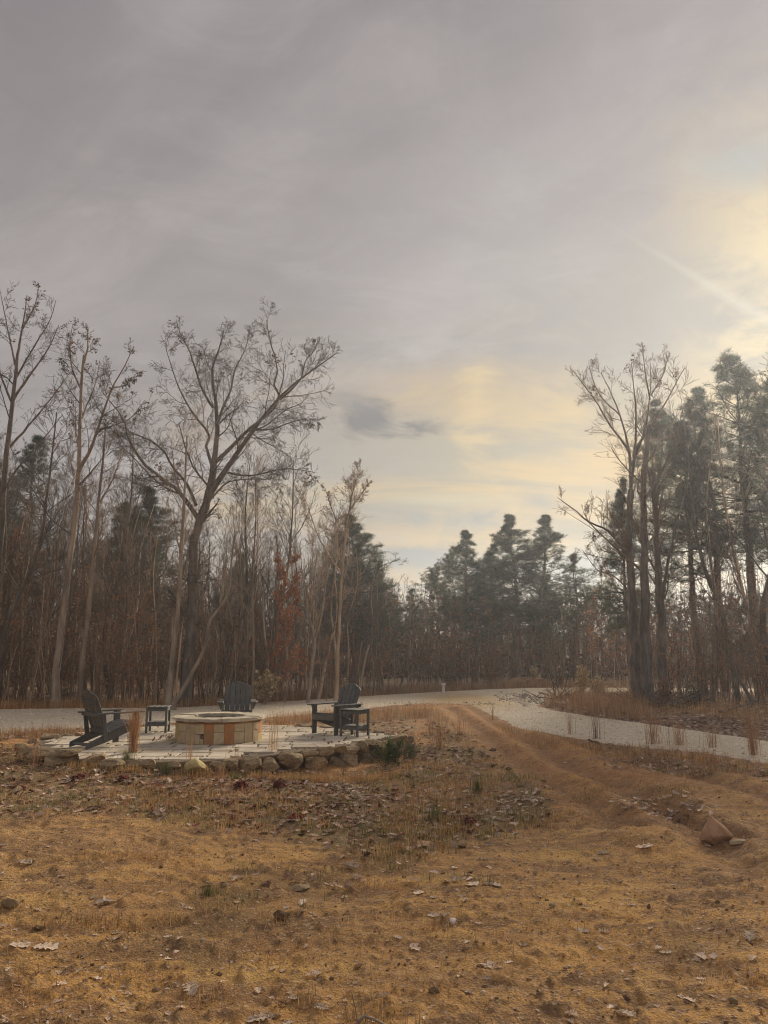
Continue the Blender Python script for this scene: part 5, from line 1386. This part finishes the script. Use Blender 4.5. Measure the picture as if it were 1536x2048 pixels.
while cand < 160:      # leaves caught in the turf and in the rut
    px = q.uniform(-10, 1540); py = q.uniform(1535, 1700)
    g_ = on_z(px, py, -.2)
    if zones(g_[:1], g_[1:2])[0][0] < .35: continue
    cand += 1; leaf_at(px, py, q.uniform(9, 17), 'pale oak leaf in the short grass %s' % ('before the left end of the patio' if px < 350 else 'before the fire pit' if px < 620 else 'before the right end of the patio' if px < 860 else 'right of the patio' if px < 1180 else 'by the drive verge on the right'), 'fallen oak leaves in the turf')
def leaf_bulk(pts, size, q2, tilt=.35):
    packs = []; n = len(pts); idx = q2.integers(0, 8, n)
    for k in range(8):
        p = pts[idx == k]; m_ = len(p)
        if m_: packs.append(bulk(LT[k][0], LT[k][1], p, rotz(q2.uniform(0, 6.28, m_)) @ rotx(q2.normal(0, tilt, m_)) @ rotz(q2.uniform(0, 6.28, m_)), size * q2.uniform(.6, 1.2, m_), q2.random(m_)))
    return packs
def litfn(x, y):
    g_, l_, w_, r_, _u = zones(x, y); return np.clip(np.maximum(g_ * .9 * smooth(fbm(x, y, .9, 3, 71), -.3, .4), l_ * .8), 0, 1) * offpatio(x, y)
s = scatter(q, 27000, -10, 12, 6.5, 19, litfn); s[:, 2] += .012
me = make_leafmesh('leaf_litter', leaf_bulk(s, .115, q), LITTER); tag(obj('leaf_litter', me, None), 'scattered pale and brown oak leaves caught in the turf', 'leaf litter', kind='stuff')
s = scatter(q, 14000, -9, 8, 7.5, 17, lambda x, y: litfn(x, y) * smooth(-x, -1.5, 2.5)); s[:, 2] += .014
me = make_leafmesh('red_leaf_litter', leaf_bulk(s, .085, q), REDLITTER); tag(obj('red_leaf_litter', me, None), 'dark red fallen leaves in the turf left of centre', 'leaf litter', kind='stuff')
s = scatter(q, 4500, -16, 14, 17, 30, lambda x, y: zones(x, y)[2] * .9); s[:, 2] += .02
me = make_leafmesh('woodland_litter', leaf_bulk(s, .15, q), LITTER); tag(obj('woodland_litter', me, None), 'brown leaves covering the woodland floor by the drive', 'leaf litter', kind='stuff')
s = scatter(q, 13000, -7, 7, 3.4, 12, lambda x, y: .35 + .5 * smooth(fbm(x, y, 1.3, 3, 72), 0, .5)); s = s[offpatio(s[:, 0], s[:, 1])]; s[:, 2] += .004
me = make_leafmesh('leaf_crumbs', leaf_bulk(s, .030, q, .5), LITTER); tag(obj('leaf_crumbs', me, None), 'crumbled bits of leaf over the bare dirt', 'leaf litter', kind='stuff')

DR = [(1290, 1606, 70, 14), (1340, 1622, 90, 14), (1370, 1636, 60, 10), (1010, 1615, 60, 12), (1050, 1600, 80, 16), (640, 1560, 200, 30), (300, 1560, 300, 30), (180, 1540, 200, 8), (450, 1545, 240, 8), (330, 1542, 200, 7), (640, 1548, 160, 8), (880, 1640, 160, 24), (1300, 1530, 160, 14), (760, 1600, 240, 30)]
P_ = []
for px, py, wx, wy in DR:
    for _ in range(46): P_.append(on_ground(px + q.normal(0, wx * .45), py + q.normal(0, wy * .4)))
P_ = np.array(P_); P_[:, 2] += q.uniform(.008, .035, len(P_))
LITTER_PALE = mat('pale_litter', [(.50, .37, .27), (.68, .55, .44), (.30, .18, .12)], 5, .9, tint=1)
me = make_leafmesh('leaf_drift', leaf_bulk(P_, .085, q, .45), LITTER_PALE); tag(obj('leaf_drift', me, None), 'small drifts of overlapping pale oak leaves in the ruts and turf', 'leaf litter', kind='stuff')
P_ = np.c_[q.uniform(-6.3, .3, 420), q.uniform(11.8, 17, 420), np.full(420, .022)]; pd_ = polydist(P_[:, 0], P_[:, 1], PATIO); P_ = P_[(pd_ > .08) & (q.random(420) < .25 + .75 * (pd_ < .6)) & (np.hypot(P_[:, 0] + 3.1, P_[:, 1] - 14.45) > .9)]
P_ = np.vstack([P_, np.c_[on_z(345, 1478, 0)[0] + q.normal(0, .12, 50), on_z(345, 1478, 0)[1] + q.normal(0, .12, 50), q.uniform(.015, .07, 50)]])
me = make_leafmesh('patio_leaves', leaf_bulk(P_, .075, q, .5), DEADLEAF); tag(obj('patio_leaves', me, None), 'brown leaves blown over the patio and heaped left of the fire pit', 'leaf litter', kind='stuff')
# ------------------------------------------------------------------ stones, clods, pebbles
def ico(sub, seed):
    bm = bmesh.new(); bmesh.ops.create_icosphere(bm, subdivisions=sub, radius=1)
    V = np.array([v.co[:] for v in bm.verts]); Fc = np.array([[v.index for v in f.verts] for f in bm.faces]); bm.free()
    q2 = np.random.default_rng(seed); V = V * (1 + q2.normal(0, .16, len(V)))[:, None]; return V, Fc
def grit(pts, size, flat, q2, sub=1, seeds=3):
    packs = []; idx = q2.integers(0, seeds, len(pts))
    for k in range(seeds):
        v, f = ico(sub, 40 + k); p = pts[idx == k]; n = len(p)
        sc = np.abs(q2.lognormal(0, .45, n)) * size
        packs.append(bulk(v, f, p, rotz(q2.uniform(0, 6.28, n)) @ rotx(q2.normal(0, .3, n)), np.stack([sc, sc * q2.uniform(.6, 1, n), sc * flat], -1), q2.random(n)))
    return packs
s = scatter(q, 11000, -7, 7, 3.4, 12, lambda x, y: .25 + .6 * smooth(fbm(x, y, 1.7, 3, 73), -.1, .4)); s = s[offpatio(s[:, 0], s[:, 1])]
me = make_leafmesh('dirt_clods', grit(s, .008, .55, q), CLOD); tag(obj('dirt_clods', me, None), 'small crumbs of brown soil over the bare dirt', 'soil', kind='stuff')
s = scatter(q, 5000, -7, 7, 3.4, 11, lambda x, y: .15 + .6 * smooth(fbm(x, y, 1.1, 3, 74), 0, .5)); s = s[offpatio(s[:, 0], s[:, 1])]
me = make_leafmesh('pebbles', grit(s, .007, .5, q), PEBBLE); tag(obj('pebbles', me, None), 'small pale pebbles in the foreground dirt', 'gravel', kind='stuff')
# gravel stones standing out on the drive
def roadfn(x, y): return (polydist(x, y, ROAD_L) > -.10).astype(float)
s = scatter(q, 16000, -12, 13, 11.5, 24, roadfn)
me = make_leafmesh('road_gravel', grit(s, .011, .7, q), GREYROCK); tag(obj('road_gravel', me, None), 'loose crushed limestone on the drive', 'gravel', kind='stuff')
# spill of larger grey rock at the bend and by the junction
def spill(cx, cy, sx, sy, n, size, name, label):
    c = on_z(cx, cy, 0); p = np.c_[c[0] + q.normal(0, sx, n), c[1] + q.normal(0, sy, n), np.zeros(n)]; p[:, 2] = height(p[:, 0], p[:, 1]) + .01
    me = make_leafmesh(name, grit(p, size, .75, q, 1), GREYROCK); tag(obj(name, me, None), label, 'rocks', kind='stuff')
spill(1060, 1398, .45, 1.2, 420, .045, 'rock_spill', 'spill of larger grey rocks at the inner bend of the drive')
spill(900, 1406, 1.0, .3, 130, .022, 'rock_spill', 'grey rocks scattered at the junction of the drive and clay track')

def rock(px, py, wpx, hpx, m, label, seed, dep=None, sub=3, box=.45, rz=0, sink=.3, cat='rock', taper=0):
    if m is CLOD: sub = 3; box = 0; wpx *= .65; hpx *= .6; sink = .5
    g_ = on_ground(px, py + hpx * .4); s = wpx / F * g_[1] / 2; h = hpx / F * g_[1] / 2
    me = rock_mesh('rock', seed, (s, dep or s * .8, h * 1.1), sub, box, .55 if m is CLOD else .16, taper)
    return obj('rock', me, m, loc=(g_[0], g_[1] + .05, g_[2] + h * (1 - sink)), rot=(0, 0, rz), label=label, cat=cat)
rock(1432, 1668, 74, 54, STONE_O, 'large angular orange-brown rock by the eroded rut on the right', 731, rz=.5, box=.75, taper=.5, sink=.12)
rock(850, 1692, 36, 12, STONE_O, 'flat orange stone at the lower edge of the turf', 702)
rock(927, 1692, 22, 12, STONE, 'small tan stone right of the flat orange one', 703)
rock(12, 1812, 34, 20, STONE, 'pale rounded stone at the left edge', 704)
rock(907, 1842, 18, 14, WHITEP, 'white stone chip in the dirt right of centre', 705, sub=2)
rock(602, 1780, 38, 10, STONE, 'flat buff stone left of centre in the dirt', 706)
rock(1440, 1810, 22, 16, CLOD, 'dark lump of soil in the right foreground', 707, sub=2)
rock(1302, 1817, 18, 14, CLOD, 'small dark lump left of the other on the clay', 708, sub=2)
rock(868, 1990, 32, 20, CLOD, 'dark lump of earth low in the centre', 709, sub=2)
rock(1255, 2005, 34, 20, CLOD, 'dark clod near the bottom right of centre', 710, sub=2)
rock(560, 1836, 46, 26, CLOD, 'dark grassy clod left of centre', 711, sub=2)
rock(70, 1862, 36, 16, CLOD, 'dark clod near the left edge', 712, sub=2)
rock(985, 1500, 24, 12, CLOD, 'brown clod on the clay track', 713, sub=2)
rock(1020, 1540, 20, 10, CLOD, 'smaller brown clod down the track from the other', 714, sub=2)
rock(1482, 1688, 40, 9, STONE, 'flat tan crumbled stone right of the large orange rock', 715)
rock(1475, 2010, 20, 12, STONE, 'round tan pebble in the lower right corner', 716, sub=2)
q = np.random.default_rng(910)
for i in range(44):
    px = q.uniform(0, 1536); py = 1700 + 348 * q.random()
    k = rnd.random()
    rock(px, py, q.uniform(7, 16), q.uniform(4, 9), CLOD if k < .6 else STONE, 'small brown clod of soil on the foreground dirt' if k < .6 else 'small buff stone on the foreground dirt', 740 + i, sub=2)['group'] = 'clods on the dirt' if k < .6 else 'small stones on the dirt'
# dirt mound
me = rock_mesh('dirt_mound', 800, (1.25, .9, .42), 3, .05, .25); g_ = on_ground(1078, 1377)
obj('dirt_mound', me, STONE_O, loc=(g_[0] + .1, 35.3, hz(g_[0], 35.3) + .05), label='mound of orange dirt at the far side of the bend', cat='dirt mound')
# white stub and white box
g_ = on_z(887, 1387, 0)
p = empty('marker_post', (g_[0], g_[1], hz(g_[0], g_[1])), label='short white pipe stub at the edge of the far drive', cat='marker')
V_ = [(0, .0), (.05, .0), (.05, .2), (.06, .2), (.06, .26), (0, .27)]
def lathe(name, prof, parent, m, n=14):
    P_ = np.array([[r * math.cos(t), r * math.sin(t), z] for r, z in prof for t in np.linspace(0, 2 * np.pi, n, endpoint=False)])
    k = len(prof); Fq = [(i * n + j, i * n + (j + 1) % n, (i + 1) * n + (j + 1) % n, (i + 1) * n + j) for i in range(k - 1) for j in range(n)]
    return obj(name, npmesh(name, P_, np.array(Fq), False), m, parent)
lathe('pipe', [(.055, -.05), (.06, .27)], p, WHITEP); lathe('cap', [(.0605, .27), (.075, .275), (.075, .34), (.05, .355), (.001, .358)], p, WHITEP)
g_ = on_z(1201, 1385, 0)
p = empty('utility_box', (g_[0], g_[1], hz(g_[0], g_[1])), label='small white box behind the grass island', cat='utility box')
board('housing', (0, 0, 0), (0, 0, .20), (1, 0, 0), .17, .14, p, WHITEP); board('lid', (0, 0, .202), (0, 0, .235), (1, 0, 0), .19, .16, p, WHITEP)
# brush pile, fallen sticks
def stick(px0, py0, px1, py1, z0, z1, r, label, name='branch', m=BARK_GREY):
    a = on_z(px0, py0, 0); b = on_z(px1, py1, 0); a[2] = hz(a[0], a[1]) + z0; b[2] = hz(b[0], b[1]) + z1
    T = Tree(int(px0 + py0)); mid = (a + b) / 2 + T.q.normal(0, .04, 3)
    l0 = T.limbs('s', [np.array([a, mid, b])], [r], [r * .4], n=8, sides=6); T.spawn('s', l0, 5, .3, (25, 60), .35, .5, 5, 3, .12, .02)
    return tag(obj(name, T.mesh('s', name, m), None), label, 'branch')
def brush(px, py, wpx, n, label, hmax=.7):
    g_ = on_ground(px, py); Y = g_[1]; T = Tree(int(px)); q2 = T.q; sp = wpx / F * Y / 2
    S = np.c_[q2.normal(0, sp * .6, n), q2.normal(0, .35, n), q2.uniform(0, .12, n)]
    D = np.c_[q2.normal(0, 1, n), q2.normal(0, .6, n), q2.uniform(.0, .55, n)]
    P_ = paths(q2, S, D, q2.uniform(.5, 1.3, n), 6, .12, -.05); P_[..., 2] = np.maximum(P_[..., 2], .01)
    Rr = radii(q2.uniform(.008, .025, n), 6, .3); T.add('b', *tubes(P_, Rr, 4)); T.spawn('b', (P_, Rr, np.full(n, 1.0)), 5, .2, (25, 70), .3, .5, 4, 3, .15, 0)
    tag(obj('brush_pile', T.mesh('b', 'brush_pile', TWIG_DARK), None, loc=tuple(g_)), label, 'brush pile')
brush(1330, 1413, 150, 90, 'dark pile of cut brush at the foot of the grey trunks')
brush(1110, 1402, 60, 30, 'small heap of dark sticks on the island tip beside the rocks')
stick(1078, 1392, 1130, 1396, .12, .02, .03, 'pale log lying at the tip of the grass island', m=BARK_PALE)
stick(700, 1998, 780, 1965, .01, .03, .012, 'pale split stick in the straw near the bottom', m=BARK_PALE)
stick(8, 1948, 52, 1922, .02, .02, .008, 'thin bent stick at the lower left', m=BARK)
stick(60, 1418, 110, 1404, .05, .35, .012, 'pale stick leaning at the foot of the left woods', m=BARK_PALE)

stick(20, 1412, 150, 1404, .06, .35, .05, 'fallen grey trunk lying at the left edge of the woods')
stick(430, 1404, 520, 1396, .05, .8, .03, 'pale fallen limb propped in the woods behind the back chair', m=BARK_PALE)
stick(660, 1396, 620, 1380, .05, 1.0, .03, 'leaning dead limb in the woods above the right chair')
stick(1440, 1428, 1530, 1418, .05, .3, .04, 'fallen limb on the leafy floor of the right-hand woods')
# ------------------------------------------------------------------ haze volume, added partly to stand in for veiling sun flare
hb = bmesh.new(); bmesh.ops.create_cube(hb, size=1); hm = bpy.data.meshes.new('haze'); hb.to_mesh(hm); hb.free()
HM = bpy.data.materials.new('haze'); HM.use_nodes = True; HM.node_tree.nodes.clear(); hn = NT(HM.node_tree)
pv = hn.n('ShaderNodeVolumePrincipled', {'Color': (.78, .86, .97), 'Density': .0020, 'Anisotropy': .64})
ho = hn.n('ShaderNodeOutputMaterial'); HM.node_tree.links.new(pv.outputs[0], ho.inputs['Volume'])
haze = obj('haze', hm, HM, kind='stuff', label='thin blue-grey haze added in the air, partly standing in for sun flare', cat='haze')
haze.scale = (460, 460, 20.5); haze.location = (0, 0, 8.25)
